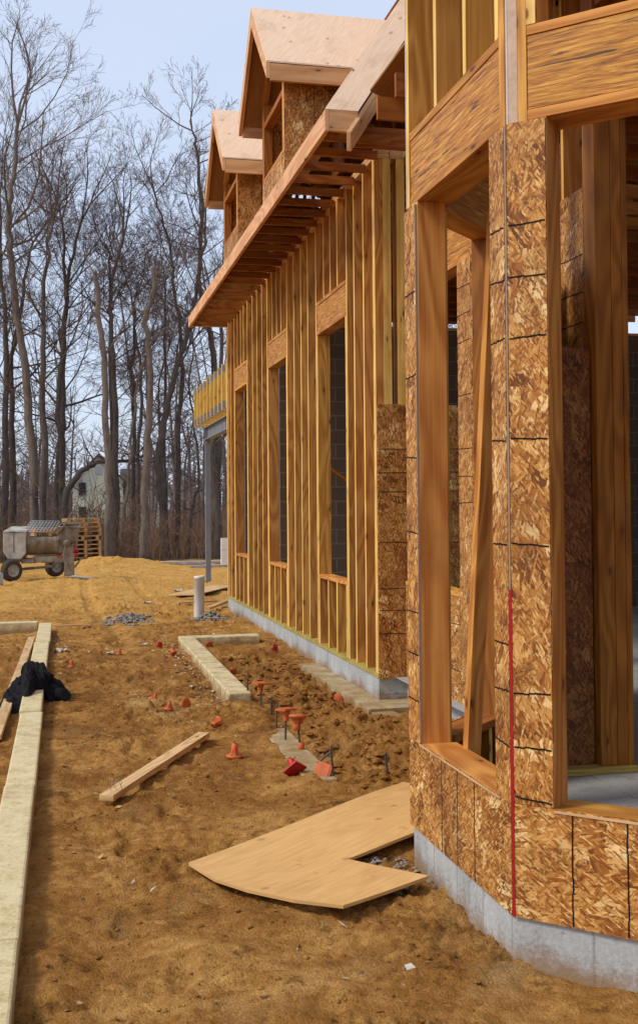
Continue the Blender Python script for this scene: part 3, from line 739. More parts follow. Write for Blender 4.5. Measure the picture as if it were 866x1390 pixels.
# ------------------------------------------------------------------ curbs, boards, sheet
def curb(name,boxes,label,mat=CURB,grp=None):
    m=MB()
    for b in boxes: m.abox(*b)
    o=m.build(name,mat,None,.012); tag(o,label,'curb',grp); return o
rc=random.Random(3)
bx=[]; y=1.9
while y<16.25:
    L=min(2.43,16.3-y); j=rc.uniform(-.008,.008); bx.append((-.325+j,-.15+j,y,y+L-.006,-.55,-.085+rc.uniform(-.006,.006))); y+=L
curb('concrete_curb',bx,'long straight pale concrete curb with black cloth over it')
curb('concrete_curb',[(-3.2,-.338,16.30,16.48,-.55,-.07)],'short cross curb meeting the far end of the long curb')
curb('concrete_curb',[(1.425,1.63,9.74,14.02,-.55,-.105),(1.43,2.45,14.025,14.24,-.55,-.10)],'pale curb with returned far end, between pipe and capped rebars')
curb('concrete_curb',[(1.50,1.705,6.85,9.25,-.55,-.192)],'nearly buried curb with rebars standing in it',FOOT)

def cuboid_thing(name,p,q,w,h,mat,label,cat,tilt=0):
    m=MB(); m.beam(p,q,w,h); o=m.build(name,mat,None,.003); tag(o,label,cat); return o
cuboid_thing('board',(-.48,8.6,-.165),(-.385,14.9,-.14),.085,.038,PALE,'long thin pale board lying left of the black cloth','board')
cuboid_thing('board',(-.12,16.6,-.165),(.40,16.56,-.165),.06,.02,WEATH,'short weathered stick beyond the far end of the curb','stick')
PZ=max(g1(.255+.775*k/60+dx,6.63+1.65*k/60) for k in range(61) for dx in (-.03,0,.03))+.012
b2=cuboid_thing('plank',(.255,6.63,PZ),(1.03,8.28,PZ+.004),.089,.038,PALE,'loose wooden plank with bent nails at its near end lying on soil','plank')
m=MB()
for k in range(6):
    x=.275+.035*(k%3)+random.uniform(-.01,.01); y=6.70+.04*(k//3)+.02*k*.5
    m.tube([(x,y,PZ+.015),(x+random.uniform(-.015,.015),y+random.uniform(-.02,.02),PZ+.055),(x+random.uniform(-.03,.03),y+random.uniform(-.03,.03),PZ+.08)],.0014,5)
o=m.build('nails',NAILM); o.parent=b2

def plywood():
    P=[(.59,5.30),(.68,5.03),(.80,4.84),(.97,4.67),(1.16,4.555),(1.62,4.80),(1.34,5.18),(1.62,5.352),(2.13,5.66),(2.42,6.02),(2.02,6.50),(2.0,6.47),(.66,5.36)]
    d=V((1.36,1.12,0)).normalized(); e=V((-d.y,d.x,0)); th=.015
    # subdivided top so that the sheet can sag and lift at its tip
    import bmesh
    bm=bmesh.new(); vs=[bm.verts.new((x,y,0)) for x,y in P]; f=bm.faces.new(vs)
    if f.normal.z<0: f.normal_flip()
    for k in range(1,16):
        bmesh.ops.bisect_plane(bm,geom=bm.verts[:]+bm.edges[:]+bm.faces[:],plane_co=(.5+k*.13,0,0),plane_no=(1,0,0))
        bmesh.ops.bisect_plane(bm,geom=bm.verts[:]+bm.edges[:]+bm.faces[:],plane_co=(0,4.4+k*.14,0),plane_no=(0,1,0))
    r=bmesh.ops.extrude_face_region(bm,geom=bm.faces[:])
    top=[v for v in r['geom'] if isinstance(v,bmesh.types.BMVert)]
    for v in top: v.co.z+=th
    uv=bm.loops.layers.uv.new('UVMap')
    bmesh.ops.recalc_face_normals(bm,faces=bm.faces[:])
    for f in bm.faces:
        for l in f.loops:
            c=l.vert.co; l[uv].uv=((c-V((.6,5,0))).dot(d),(c-V((.6,5,0))).dot(e)) if abs(f.normal.z)>.5 else (c.x+c.y,c.z*3)
    for v in bm.verts:
        q=v.co; a=(q.x-.6)*.8-(q.y-5)*.6
        v.co.z+= -.168+.02*max(0,a-.4)**1.2+.012*math.sin(q.x*3+q.y*1.5)+.004*math.sin(q.y*7)
    me=bpy.data.meshes.new('plywood_sheet'); bm.to_mesh(me); bm.free(); me.materials.append(PLY)
    o=bpy.data.objects.new('plywood_sheet',me); COL.objects.link(o)
    tag(o,'tan plywood sheet with notched corner and curved edge lying against the bay foundation','plywood sheet')
plywood()

def pipe():
    m=MB(); z0=-.35; r=.083
    m.lathe([(r,z0),(r,.40),(r+.002,.401),(r+.004,.44),(r-.006,.445),(r-.008,.30),(.0,.29)],28)
    o=m.build('drain_pipe',PVC); o.location=(2.12,17.75,0); o.rotation_euler=(.015,.01,0)
    tag(o,'upright white plastic drain pipe standing in the soil near the far wall end','pipe')
pipe()

# ------------------------------------------------------------------ rebars and safety caps
def rebar(p,q,label,grp=None):
    m=MB(); p,q=V(p),V(q); n=max(6,int((q-p).length/.012)); pts=[p.lerp(q,i/n) for i in range(n+1)]
    m.tube(pts,[.0085 if i%2 else .0072 for i in range(n+1)],8); o=m.build('rebar',RUST); tag(o,label,'rebar',grp); return o
G_='rebars standing along the buried curb'
rebar((1.61,9.83,-.3),(1.609,9.83,.009),'bare upright rebar farthest back, just left of first capped one',G_)
rebar((1.64,9.31,-.3),(1.638,9.31,.03),'rebar under the square orange cap farthest back',G_)
rebar((1.64,8.89,-.3),(1.654,8.88,-.001),'dark bare rebar between the two square capped ones',G_)
rebar((1.62,8.53,-.3),(1.63,8.53,-.001),'thick bare rebar immediately left of nearer square orange cap',G_)
rebar((1.61,8.1,-.3),(1.615,8.1,.02),'rebar under the nearer square orange cap',G_)
rebar((1.655,7.75,-.3),(1.631,7.75,.03),'pale rebar under the round domed cap with orange collar',G_)
rebar((1.62,7.32,-.24),(1.76,7.26,-.11),'short rebar leaning sideways over the buried curb',G_)
rebar((1.70,6.92,-.3),(1.672,6.92,-.013),'dark upright rebar beside the tipped orange cap',G_)
rebar((2.0,6.7,-.3),(1.97,6.7,-.011),'lone pale rebar standing by the plywood sheet edge',G_)
def cap_mesh(kind,mat):
    m=MB()
    if kind=='square':
        m.lathe([(.021,-.075),(.022,-.04),(.026,-.02),(.036,-.004),(.0,-.003)],16); m.box((-.056,-.056,-.003),(.112,0,0),(0,.112,0),(0,0,.011)); m.box((-.045,-.045,.0082),(.09,0,0),(0,.09,0),(0,0,.004))
    elif kind=='collar':
        m.lathe([(.0,.03),(.020,.03),(.023,.0),(.021,-.03),(.012,-.03)],14)
    elif kind=='frag':
        m.lathe([(.016,-.05),(.018,-.02),(.028,-.004),(.047,0)],9); m.lathe([(.047,0),(.05,.006),(.03,.01),(.0,.012)],9)
    else:
        m.lathe([(.014,-.085),(.021,-.085),(.022,-.05),(.025,-.028),(.034,-.006),(.053,-.003),(.057,.004),(.055,.011),(.045,.017),(.02,.021),(.0,.0215)],22)
        for j in range(8):
            a=j*math.pi/4; c,s=math.cos(a),math.sin(a); m.box((c*.02-s*.0015,s*.02+c*.0015,-.05),(c*.03,s*.03,.044),(s*.003,-c*.003,0),(0,0,.008))
    me=m.build('safety_cap',mat); return me
GC='plastic rebar caps around the footing'
def cap(kind,mat,loc,rot,label,sc=1):
    o=cap_mesh(kind,mat); o.location=loc; o.rotation_euler=rot; o.scale=(sc,)*3; tag(o,label,'rebar cap',GC); return o
def gz(x,y,d): return (x,y,g1(x,y)+d)
cap('square',ORANGE,(1.638,9.31,.035),(.05,.04,.3),'square orange cap on the farthest capped rebar')
cap('square',ORANGE,(1.615,8.1,.026),(-.06,.02,.5),'square orange cap on the middle capped rebar',1.05)
cap('round',ORANGE,(1.631,7.75,.034),(-.16,.08,0),'round domed orange cap on the nearest capped rebar',1.12)
cap('collar',ORANGE,(1.655,7.748,-.175),(0,0,0),'small orange collar at the foot of the pale rebar')
cap('square',REDP,gz(1.47,7.08,.045),(2.3,.5,.6),'red square cap fallen upside down left of the leaning rebar',1.05)
cap('square',ORANGE,gz(1.63,6.95,.04),(.5,-1.15,.4),'orange square cap tipped on edge against the upright rebar',.95)
cap('round',ORANGE,gz(2.38,9.62,.04),(1.35,.1,-.2),'round orange cap lying face out on the footing ledge')
cap('collar',ORANGE,gz(1.68,10.48,.03),(1.3,.4,.2),'orange collar lying at the near curb end')
cap('round',REDP,gz(1.17,13.85,.045),(1.2,.3,.4),'red round cap lying left of the far curb end',.72)
cap('round',ORANGE,gz(1.25,12.92,.045),(2.4,.35,.8),'orange cap tipped over just left of the curb',.72)
cap('frag',ORANGE,gz(1.76,13.7,.03),(1.9,.2,.2),'small orange cap inside the curb corner')
cap('round',ORANGE,gz(1.76,11.75,.045),(2.0,.7,.3),'orange cap lying right of the curb at mid length',.72)
cap('frag',REDP,gz(2.47,13.1,.025),(1.1,1.2,.2),'broken red cap pieces near the foundation wall')
cap('round',ORANGE,gz(.82,10.16,.045),(1.3,.7,1.3),'leftmost of three orange caps together on open soil',.72)
cap('round',ORANGE,gz(.90,9.70,.016),(math.pi+.1,.1,.2),'upturned orange cap, middle of three together on open soil',.72)
cap('frag',ORANGE,gz(1.07,9.95,.03),(1.2,.9,.4),'broken orange cap, rightmost of three together on open soil',1.2)
cap('round',ORANGE,gz(1.19,8.66,.04),(1.25,.5,2.0),'orange cap lying on its side beyond the plank end',.8)
cap('round',ORANGE,gz(1.16,7.64,.020),(math.pi,.06,0),'orange cap standing upturned on its flange near the plywood',1.0)
cap('round',ORANGE,gz(.10,12.45,.016),(math.pi,-.05,0),'upturned orange cap nearest to the long curb',.75)
cap('round',ORANGE,gz(.65,13.3,.018),(math.pi,.1,.3),'upturned orange cap beside white scraps on open soil',.72)
cap('frag',ORANGE,gz(1.67,18.4,.03),(1.0,.3,.3),'tiny orange cap left of the drain pipe',1.1)

# ------------------------------------------------------------------ black cloth draped over the curb
def cloth():
    n=90; vs=[]; idx={}
    cx,cy=-.27,10.55
    hc=.03
    for j in range(n):
        for i in range(n):
            a=2*math.pi*i/n; r=(j/(n-1))
            rad=.30*(1+.28*math.sin(2*a+.6)+.13*math.sin(3*a+1.2)+.07*math.sin(7*a)+.04*math.sin(11*a))
            x=cx+.82*rad*r*math.cos(a)*(1.0); y=cy+2.2*rad*r*math.sin(a)
            vs.append((x,y,r,a))
    X=np.array([v[0] for v in vs]);Y=np.array([v[1] for v in vs]);RR=np.array([v[2] for v in vs]);A=np.array([v[3] for v in vs])
    g=gh(X,Y)
    inside=sst(X,-.36,-.31)*(1-sst(X,-.165,-.11))
    base=np.maximum(g,g*(1-inside)+(-.08)*inside)
    bulk=.12*np.clip(1-RR**2.2,0,1)*(1+.5*G(X,-.40,.14)*G(Y,10.7,.45)+.6*vn(X*6,Y*3,21))
    fold=.045*np.abs(np.sin(7*A+3*vn(X*5,Y*2.5,22)*6))*np.clip(RR*1.4,0,1)*np.clip((1-RR)*4,0,1)+.05*np.abs(vn(X*14,Y*7,23))+.02*vn(X*30,Y*14,24)
    Z=base+.012+bulk+fold*np.clip((1-RR)*6,0.15,1)
    fs=[]
    for j in range(n-1):
        for i in range(n):
            i2=(i+1)%n; fs.append((j*n+i,j*n+i2,(j+1)*n+i2,(j+1)*n+i))
    me=bpy.data.meshes.new('black_cloth'); me.from_pydata(list(zip(X.tolist(),Y.tolist(),Z.tolist())),[],fs); me.materials.append(BLACKF)
    me.polygons.foreach_set('use_smooth',np.ones(len(fs),dtype=bool))
    o=bpy.data.objects.new('black_cloth',me); COL.objects.link(o)
    # sleeve trailing to the right
    m=MB(); pts=[]; rr=[]
    for k in range(26):
        f=k/25; x=-.30+.33*f; y=10.72-.45*f
        z=max(g1(x,y), -.085 if -.33<x<-.15 else -9)+.045+.05*(1-f)**2+.012*math.sin(f*19)
        pts.append((x,y,z)); rr.append(.085*(1-.35*f)+.016*math.sin(f*31)+.008*math.sin(f*57))
    m.tube(pts,rr,14); o2=m.build('sleeve',BLACKF); o2.parent=o
    tag(o,'crumpled black garment draped over the long curb','garment')
cloth()

# ------------------------------------------------------------------ mortar mixer
def mixer():
    Mx=empty('mortar_mixer',(-.72,27.9,-.2),R(-6)); tag(Mx,'dusty grey towable mortar mixer with mesh grate and two wheels','mortar mixer')
    Mx.scale=(1.0,1.0,1.0)
    def part(mb,name,mat,par=None,bevel=0): 
        o=mb.build(name,mat,par or Mx,bevel); return o
    # local: x right along the drum, y away, z up. origin below the drum
    c=.003*1.06
    def X(p): return (p-230)*c
    def Z(p): return (635-p)*c
    # engine housing with sloped lid and tapered bottom
    m=MB(); y0,y1=-.05,.75
    pf=[(18,262),(100,270),(190,262),(188,425),(150,475),(55,470),(18,415)]
    m.prism([V((X(a),y0,Z(b))) for a,b in pf],V((0,y1-y0,0)))
    hs=part(m,'engine_housing',MIXL,None,.02)
    m=MB(); m.prism([V((X(14),y0-.015,Z(266))),V((X(194),y0-.015,Z(266))),V((X(196),y0-.015,Z(256))),V((X(100),y0-.015,Z(262))),V((X(20),y0-.015,Z(258)))][::-1],V((0,y1-y0+.03,0)))
    m.prism([V((X(22),y0+.02,Z(258))),V((X(196),y0+.02,Z(256))),V((X(200),y1*.55,Z(228))),V((X(60),y1*.55,Z(226)))],V((0,0,.012)))
    part(m,'lid',MIXL,hs,.006)
    m=MB(); m.abox(X(96),X(101),y0-.006,y0-.001,Z(420),Z(276)); part(m,'panel_gap',RUBBER,hs)
    # drum: trough along x
    m=MB(); cy=.33; cz=Z(338); r=.335; k=22; a0,a1=R(-200),R(20)
    ring=lambda x,rr:[V((x,cy-rr*math.cos(a0+(a1-a0)*i/k+math.pi),cz+rr*math.sin(a0+(a1-a0)*i/k))) for i in range(k+1)]
    xs=[(X(192),r),(X(200),r+.012),(X(212),r),(X(398),r),(X(410),r+.015),(X(430),r+.02),(X(440),r)]
    for (xa,ra),(xb,rb) in zip(xs[:-1],xs[1:]):
        A,Bq=ring(xa,ra),ring(xb,rb)
        for i in range(k): m.quad([A[i],A[i+1],Bq[i+1],Bq[i]],[(0,0),(0,.1),(.1,.1),(.1,0)],0,True)
    for xa,ra in ((X(192),r),(X(440),r)):
        A=ring(xa,ra); m.quad(A,[(p.y,p.z) for p in A])
    dr=part(m,'drum',MIXM)
    # flared discharge hopper end
    m=MB(); 
    lo=[V((X(432),cy-.30,Z(430))),V((X(545),cy-.24,Z(415))),V((X(545),cy+.24,Z(415))),V((X(432),cy+.30,Z(430)))]
    hi=[V((X(425),cy-.36,Z(228))),V((X(580),cy-.34,Z(238))),V((X(575),cy+.36,Z(215))),V((X(425),cy+.36,Z(210)))]
    for i in range(4):
        j=(i+1)%4; m.quad([lo[i],lo[j],hi[j],hi[i]],[(0,0),(.3,0),(.3,.6),(0,.6)])
    m.quad(lo[::-1],[(0,0)]*4)
    for i in range(4): m.tube([hi[i],hi[(i+1)%4]],.018,8)
    part(m,'hopper',MIXM,dr)
    # grate over the drum
    m=MB(); P0=V((X(170),cy-.34,Z(262))); U=V((X(395)-X(178),0,-.01)); W=V((.10,.52,.25))
    for i in range(10): m.tube([P0+U*(i/9),P0+U*(i/9)+W],.011,6)
    for j in range(6): m.tube([P0+W*(j/5),P0+W*(j/5)+U],.011,6)
    part(m,'grate',GRATEM)
    # handle
    m=MB(); m.tube([(X(415),cy-.37,Z(285)),(X(460),cy-.38,Z(235)),(X(490),cy-.38,Z(190)),(X(550),cy-.36,Z(85))],[.02,.02,.016,.012],8); part(m,'tilt_handle',MIXM)
    # bearing and stand with tow bar
    m=MB(); m.lathe([(.0,-.09),(.05,-.085),(.078,-.05),(.085,0),(.078,.05),(.05,.085),(0,.09)],16,Matrix.Translation((X(492),cy-.36,Z(352)))@Matrix.Rotation(math.pi/2,4,'X')); part(m,'bearing',MIXM)
    m=MB(); m.abox(X(470),X(545),cy-.34,cy-.26,Z(605),Z(362)); m.beam((X(500),cy-.3,Z(600)),(X(590),cy+.2,Z(470)),.03,.04)
    m.tube([(X(478),cy-.36,Z(380)),(X(465),cy-.37,Z(450)),(X(480),cy-.37,Z(500)),(X(512),cy-.36,Z(556))],.016,8)
    m.abox(X(240),X(478),cy-.30,cy-.22,Z(500),Z(452)); m.abox(X(240),X(478),cy+.22,cy+.30,Z(500),Z(452)); m.abox(X(470),X(500),cy-.25,cy+.25,Z(498),Z(455))
    part(m,'frame',MIXM,None,.006)
    m=MB(); m.tube([(X(505),cy-.3,Z(608)),(X(560),cy-.34,Z(610)),(X(650),cy-.40,Z(620)),(X(735),cy-.44,Z(632))],[.035,.034,.03,.024],10); part(m,'tow_bar',GRATEM)
    m=MB(); m.abox(X(415),X(492),cy-.318,cy-.302,Z(458),Z(446)); part(m,'red_strip',REDP)
    m=MB()
    for zc in (405,445): m.lathe([(0,-.06),(.05,-.05),(.062,0),(.05,.05),(0,.06)],14,Matrix.Translation((X(556),cy-.30,Z(zc)))@Matrix.Rotation(math.pi/2,4,'X'))
    part(m,'red_lamp',REDP)
    # axle and wheels
    m=MB(); m.tube([(X(90),-.22,.27),(X(90)+.83,1.5,.27)],.035,8); m.abox(X(150),X(245),.0,.6,Z(505),Z(470)); part(m,'axle',MIXM)
    for (x,y,sgn) in ((X(88),-.22,1),(X(88)+.83,1.5,1)):
        Mt=Matrix.Translation((x,y,.262))@Matrix.Rotation(R(38),4,'Z')@Matrix.Rotation(R(90),4,'X')
        m=MB(); m.lathe([(.15,-.10),(.20,-.105),(.245,-.09),(.262,-.05),(.265,-.012),(.255,-.008),(.255,.008),(.265,.012),(.262,.05),(.245,.09),(.20,.105),(.15,.10)],32,Mt)
        wh=part(m,'wheel',RUBBER)
        m=MB(); m.lathe([(.155,.10),(.16,.085),(.13,.07),(.115,.04),(.075,.035),(.06,.055),(.03,.065),(0,.065)],24,Mt)
        for j in range(5):
            a=j*2*math.pi/5; m.lathe([(.0,.062),(.012,.06),(.012,.035)],8,Mt@Matrix.Translation((.045*math.cos(a),.045*math.sin(a),0)))
        part(m,'rim',MIXL,wh)
    # plywood/board leaning behind the hopper is part of the pallets; oil drum cap
mixer()
m=MB(); m.abox(0,.30,0,.2,0,.26); m.abox(.02,.28,.02,.18,.261,.275); o=m.build('block_stack',CONC,None,.01); o.location=(-1.62,26.6,g1(-1.5,26.6)-.03); o.rotation_euler=(0,0,.2); tag(o,'pale concrete block on sand left of the mixer wheel','block')
m=MB(); m.abox(0,.4,0,.2,0,.2); o=m.build('concrete_block',CONC,None,.01); o.location=(-1.95,28.4,g1(-1.9,28.4)+.02); o.rotation_euler=(0,0,.1); tag(o,'grey block half hidden behind the mixer wheel at the frame edge','block')

# ------------------------------------------------------------------ pallets
def pallet_bm():
    m=MB(); L,Wd=1.2,1.0
    for k in range(3): x=-Wd/2+.0+(Wd-.09)*k/2; m.abox(x,x+.09,-L/2,L/2,.021,.117)
    for k in range(7): y=-L/2+(L-.1)*k/6; m.abox(-Wd/2,Wd/2,y,y+.1,.118,.138)
    for k in (0,2,4,6): y=-L/2+(L-.1)*k/6; m.abox(-Wd/2,Wd/2,y,y+.1,.0,.020)
    return m
P0=pallet_bm().build('pallet',PALW); rp=random.Random(5); first=True
ordn=['bottom','second','third','fourth','fifth','sixth','seventh','eighth','ninth','top']
def stack(cx,cy,n,rz,where,grp):
    global first
    z=g1(cx,cy)+.02
    for k in range(n):
        if first: o=P0; first=False
        else: o=P0.copy(); COL.objects.link(o)
        o.location=(cx+rp.uniform(-.04,.04),cy+rp.uniform(-.05,.05),z+k*.1405); o.rotation_euler=(rp.uniform(-.006,.006),rp.uniform(-.006,.006),rz+rp.uniform(-.06,.06))
        nm='bottom' if k==0 else ('topmost' if k==n-1 else ordn[k]+' from the ground')
        tag(o,f'{nm} wooden pallet of the {where}','pallet',grp)
stack(.60,37.1,10,R(8),'taller stack right of the mixer','pallets in the taller stack')
stack(-.52,36.7,8,R(14),'lower stack directly behind the mixer','pallets in the lower stack')

# ------------------------------------------------------------------ small litter, rubble, clods
def blob(m,x,y,z,r,seed,mi=0):
    q=random.Random(seed); b=len(m.v); t=(1+5**.5)/2
    vv=[(-1,t,0),(1,t,0),(-1,-t,0),(1,-t,0),(0,-1,t),(0,1,t),(0,-1,-t),(0,1,-t),(t,0,-1),(t,0,1),(-t,0,-1),(-t,0,1)]
    ff=[(0,11,5),(0,5,1),(0,1,7),(0,7,10),(0,10,11),(1,5,9),(5,11,4),(11,10,2),(10,7,6),(7,1,8),(3,9,4),(3,4,2),(3,2,6),(3,6,8),(3,8,9),(4,9,5),(2,4,11),(6,2,10),(8,6,7),(9,8,1)]
    sx,sy,sz=q.uniform(.7,1.4),q.uniform(.7,1.3),q.uniform(.4,.8)
    for v in vv:
        k=r/1.9*q.uniform(.7,1.25); m.v.append((x+v[0]*k*sx,y+v[1]*k*sy,z+v[2]*k*sz))
    for f in ff: m.f.append(tuple(b+i for i in f)); m.m.append(mi); m.sm.append(False); m.uv += [(0,0)]*3
def scatter():
    q=random.Random(11)
    m=MB()
    for k in range(3600):
        f=q.random()**1.6; y=3.3+f*20; x=q.uniform(-.1 if q.random()<.9 else -2,min(2.7,.55*y+.3))
        if x>1.5 and y<6.0: continue
        r=q.choice([.003,.004,.005,.006,.008,.012])*(1+y*.02); blob(m,x,y,g1(x,y)+r*.25,r,k)
    for k in range(700):
        y=q.uniform(6.4,12.5); x=q.uniform(1.75,2.6); r=q.choice([.01,.015,.02,.03,.04]); blob(m,x,y,g1(x,y)+r*.15,r,k+9000)
    o=m.build('soil_clods',SOIL); o['kind']='stuff'; o['label']='small soil crumbs and clods strewn over the bare ground'
    m=MB(); cx=1.02; cy=17.8
    for k in range(420):
        x=q.gauss(cx,.17); y=q.gauss(cy,.30); r=q.uniform(.010,.04); blob(m,x,y,g1(x,y)+r*.3+.09*math.exp(-((x-cx)/.2)**2-((y-cy)/.35)**2)*q.random(),r,k+20000)
    o=m.build('rubble',ROCK); tag(o,'low heap of grey gravel in the open between curb and pipe','gravel heap',None,'stuff')
    m=MB()
    for k in range(420):
        x=q.gauss(2.24,.12); y=q.gauss(17.3,.22); r=q.uniform(.010,.038); d=math.exp(-((x-2.24)/.15)**2-((y-17.3)/.28)**2); blob(m,x,y,g1(x,y)+r*.2+.14*d*q.random(),r,k+30000)
    o=m.build('rubble',ROCK); tag(o,'small heap of grey gravel at the foot of the white pipe','gravel heap',None,'stuff')
    # gravel between plywood and bay foundation
    m=MB()
    for k in range(230):
        x=q.uniform(1.34,1.66); y=q.uniform(4.85,5.3)
        r=q.uniform(.004,.014); blob(m,x,y,g1(x,y)+r*.3,r,k+40000)
    o=m.build('gravel',ROCK); o['kind']='stuff'; o['label']='fine grey gravel scattered at the foot of the bay'
    # leaves, chips and splinters
    m=MB(); 
    def chip(x,y,L,w,mi,lift=.004):
        a=q.uniform(0,6.3); d=V((math.cos(a)*L,math.sin(a)*L,q.uniform(-.3,.3)*L)); e=V((-math.sin(a)*w,math.cos(a)*w,q.uniform(-.4,.4)*w)); p=V((x,y,g1(x,y)+lift+abs(d.z)*.5))
        m.quad([p,p+d*.5-e*.4+V((0,0,w*.25)),p+d,p+d*.5+e],[(0,0),(L,0),(L,w),(0,w)],mi)
    for k in range(900):
        side=q.random()
        if side<.40: y=q.uniform(9.6,14.3); x=1.40-abs(q.gauss(0,.13))
        elif side<.55: y=q.uniform(10.5,16); x=-.12+abs(q.gauss(0,.16))
        elif side<.72: y=q.uniform(14.6,16.4); x=q.uniform(-1.4,-.36)
        elif side<.80: y=q.uniform(14.2,16.2); x=q.uniform(1.3,2.5)
        else: y=q.uniform(3.5,20); x=q.uniform(0,min(2.6,.45*y))
        if x>1.3 and y<5.6: continue
        chip(x,y,q.uniform(.02,.07),q.uniform(.008,.03),q.choice([0,0,0,1,1,2]))
    for k in range(130):
        y=q.uniform(3.8,6.3) if k<60 else q.uniform(5,13); x=q.uniform(.2,1.5) if k>=60 else q.uniform(.9,1.5)
        chip(x,y,q.uniform(.03,.09),.0022,2,.006)
    o=m.build('litter',[LEAFM,WEATH,WHITEP]); o['kind']='stuff'; o['label']='dead leaves, wood chips and splinters on the soil'
    # white scraps as things of their own
    lab=['largest flat white scrap on soil right of the long curb','small white scrap beside the upturned orange cap','thin white scrap lying near the drain pipe top left','crumpled pale scrap lying left of the far curb','white paper scrap on sand before the steel post']
    for k,(x,y,s) in enumerate([(.0,13.8,.11),(.55,13.5,.06),(1.5,20.5,.12),(1.02,14.2,.06),(2.35,23.2,.14)]):
        m=MB(); n=6; g=[[V((x+s*(i/n-.5)*1.3+q.uniform(-.01,.01),y+s*1.6*(j/n-.5)+q.uniform(-.01,.01),g1(x,y)+.02+q.uniform(0,.035)*(s/.1))) for i in range(n+1)] for j in range(n+1)]
        for j in range(n):
            for i in range(n):
                if (i in(0,n-1) and j in (0,n-1)) and q.random()<.6: continue
                m.quad([g[j][i],g[j][i+1],g[j+1][i+1],g[j+1][i]],[(0,0),(.1,0),(.1,.1),(0,.1)])
        tag(m.build('scrap',WHITEP),lab[k],'scrap','pale scraps on the soil')
    m=MB(); m.box((1.95,21.4,g1(2,21.5)+.03),(1.1,2.0,.03),(.5,-.25,.01),(0,0,.015)); tag(m.build('plywood_offcut',PALE),'pale narrow plywood offcut on sand before the steel post','offcut')
    m=MB(); m.beam((2.35,18.55,-.15),(3.1,20.4,-.14),.09,.04); m.beam((2.0,19.9,-.16),(2.7,20.0,-.15),.08,.03); tag(m.build('offcut_boards',WEATH),'pale board offcuts by the far wall corner','offcut')
scatter()

# ------------------------------------------------------------------ trees
def catmull(P,k=4):
    P=[V(p) for p in P]; out=[]
    for i in range(len(P)-1):
        a=P[max(i-1,0)];b=P[i];c=P[i+1];d=P[min(i+2,len(P)-1)]
        for j in range(k):
            t=j/k; out.append(.5*((2*b)+(c-a)*t+(2*a-5*b+4*c-d)*t*t+(3*b-a-3*c+d)*t*t*t))
    out.append(P[-1]); return out
def grow(q,m,p,d,L,r,lvl,maxl,nch,up=.12):
    n=max(2,int(5-lvl)) if lvl<3 else 2
    pts=[p.copy()]; rad=[r]; dd=d.copy(); kids=[]
    for i in range(n):
        dd=(dd+V((q.gauss(0,.16),q.gauss(0,.16),q.gauss(0,.12)+up))).normalized()
        pts.append(pts[-1]+dd*(L/n)); rad.append(max(.0045,r*(1-.72*(i+1)/n)))
    m[0 if lvl<=1 else 1].tube(pts,rad,(6 if lvl<=1 else (4 if lvl==2 else 3)),0,False)
    if lvl>=maxl: return
    for k in range(nch[lvl]):
        f=.22+.78*(k+q.random())/nch[lvl]; x=f*n; i=min(int(x),n-1); t=x-i
        bp=pts[i].lerp(pts[i+1],t); br=rad[i]*(1-t)+rad[i+1]*t
        ax=(pts[i+1]-pts[i]).normalized(); s=V((q.gauss(0,1),q.gauss(0,1),q.gauss(0,1))); s=(s-ax*s.dot(ax)).normalized()
        a=q.uniform(.45,.95); nd=(ax*math.cos(a)+s*math.sin(a)).normalized()
        grow(q,m,bp,nd,L*q.uniform(.38,.62)*(1.1-.45*f),max(.0045,br*q.uniform(.45,.65)),lvl+1,maxl,nch,up)
def tree(name,poly,r0,r1,seed,label,cat='tree',bark=BARKD,twig=TWIG,nb=11,start=.45,Lb=4.5,nch=(0,6,6,4),maxl=4,grp='bare trees at the wood edge',at=None,snag=False,up=.12,parent_loc=None):
    """poly: world points of the trunk line"""
    q=random.Random(seed); base=V(poly[0]); T=catmull([V(p)-base for p in poly],5); n=len(T)
    for i in range(1,n): T[i]=T[i]+V((q.gauss(0,.035),q.gauss(0,.035),0))
    r0*=.70; r1*=.62
    rad=[r0*(1-i/(n-1))+r1*i/(n-1) for i in range(n)]; rad[0]*=1.35; rad[1]*=1.12
    mt,mc=MB(),MB(); mt.tube(T,rad,10,0,snag)
    root=empty(name,tuple(base)); tag(root,label,cat,grp)
    H=T[-1].z
    if not snag:
        for k in range(3):   # forking top
            d=(T[-1]-T[-2]).normalized(); nd=(d+V((q.gauss(0,.4),q.gauss(0,.4),.1))).normalized()
            grow(q,[mt,mc],T[-1],nd,Lb*.75,r1*.8,1,maxl,nch,up)
    for k in range(nb):
        f=start+(1-start)*(k+q.random())/nb; x=f*(n-1); i=min(int(x),n-2); p=T[i].lerp(T[i+1],x-i); r=rad[i]
        a=q.uniform(0,2*math.pi); el=q.uniform(.15,.95); nd=V((math.cos(a)*math.cos(el),math.sin(a)*math.cos(el),math.sin(el)))
        grow(q,[mt,mc],p,nd,Lb*q.uniform(.55,1.1)*(1.15-.4*f),r*q.uniform(.28,.5),1,maxl,nch,up)
    # low twiggy sprouts
    for k in range(nb//2):
        f=q.uniform(.1,start); x=f*(n-1); i=min(int(x),n-2); p=T[i].lerp(T[i+1],x-i)
        a=q.uniform(0,2*math.pi); nd=V((math.cos(a),math.sin(a),.35)).normalized()
        grow(q,[mt,mc],p,nd,Lb*.35,.02,2,maxl,nch,up)
    t=mt.build('trunk',bark,root); c=mc.build('crown',twig,root)
    return root
def pl(D,pts,dy=0): return [(x,D+dy*i/len(pts),z) for i,(x,z) in enumerate(pts)]
TR=[]
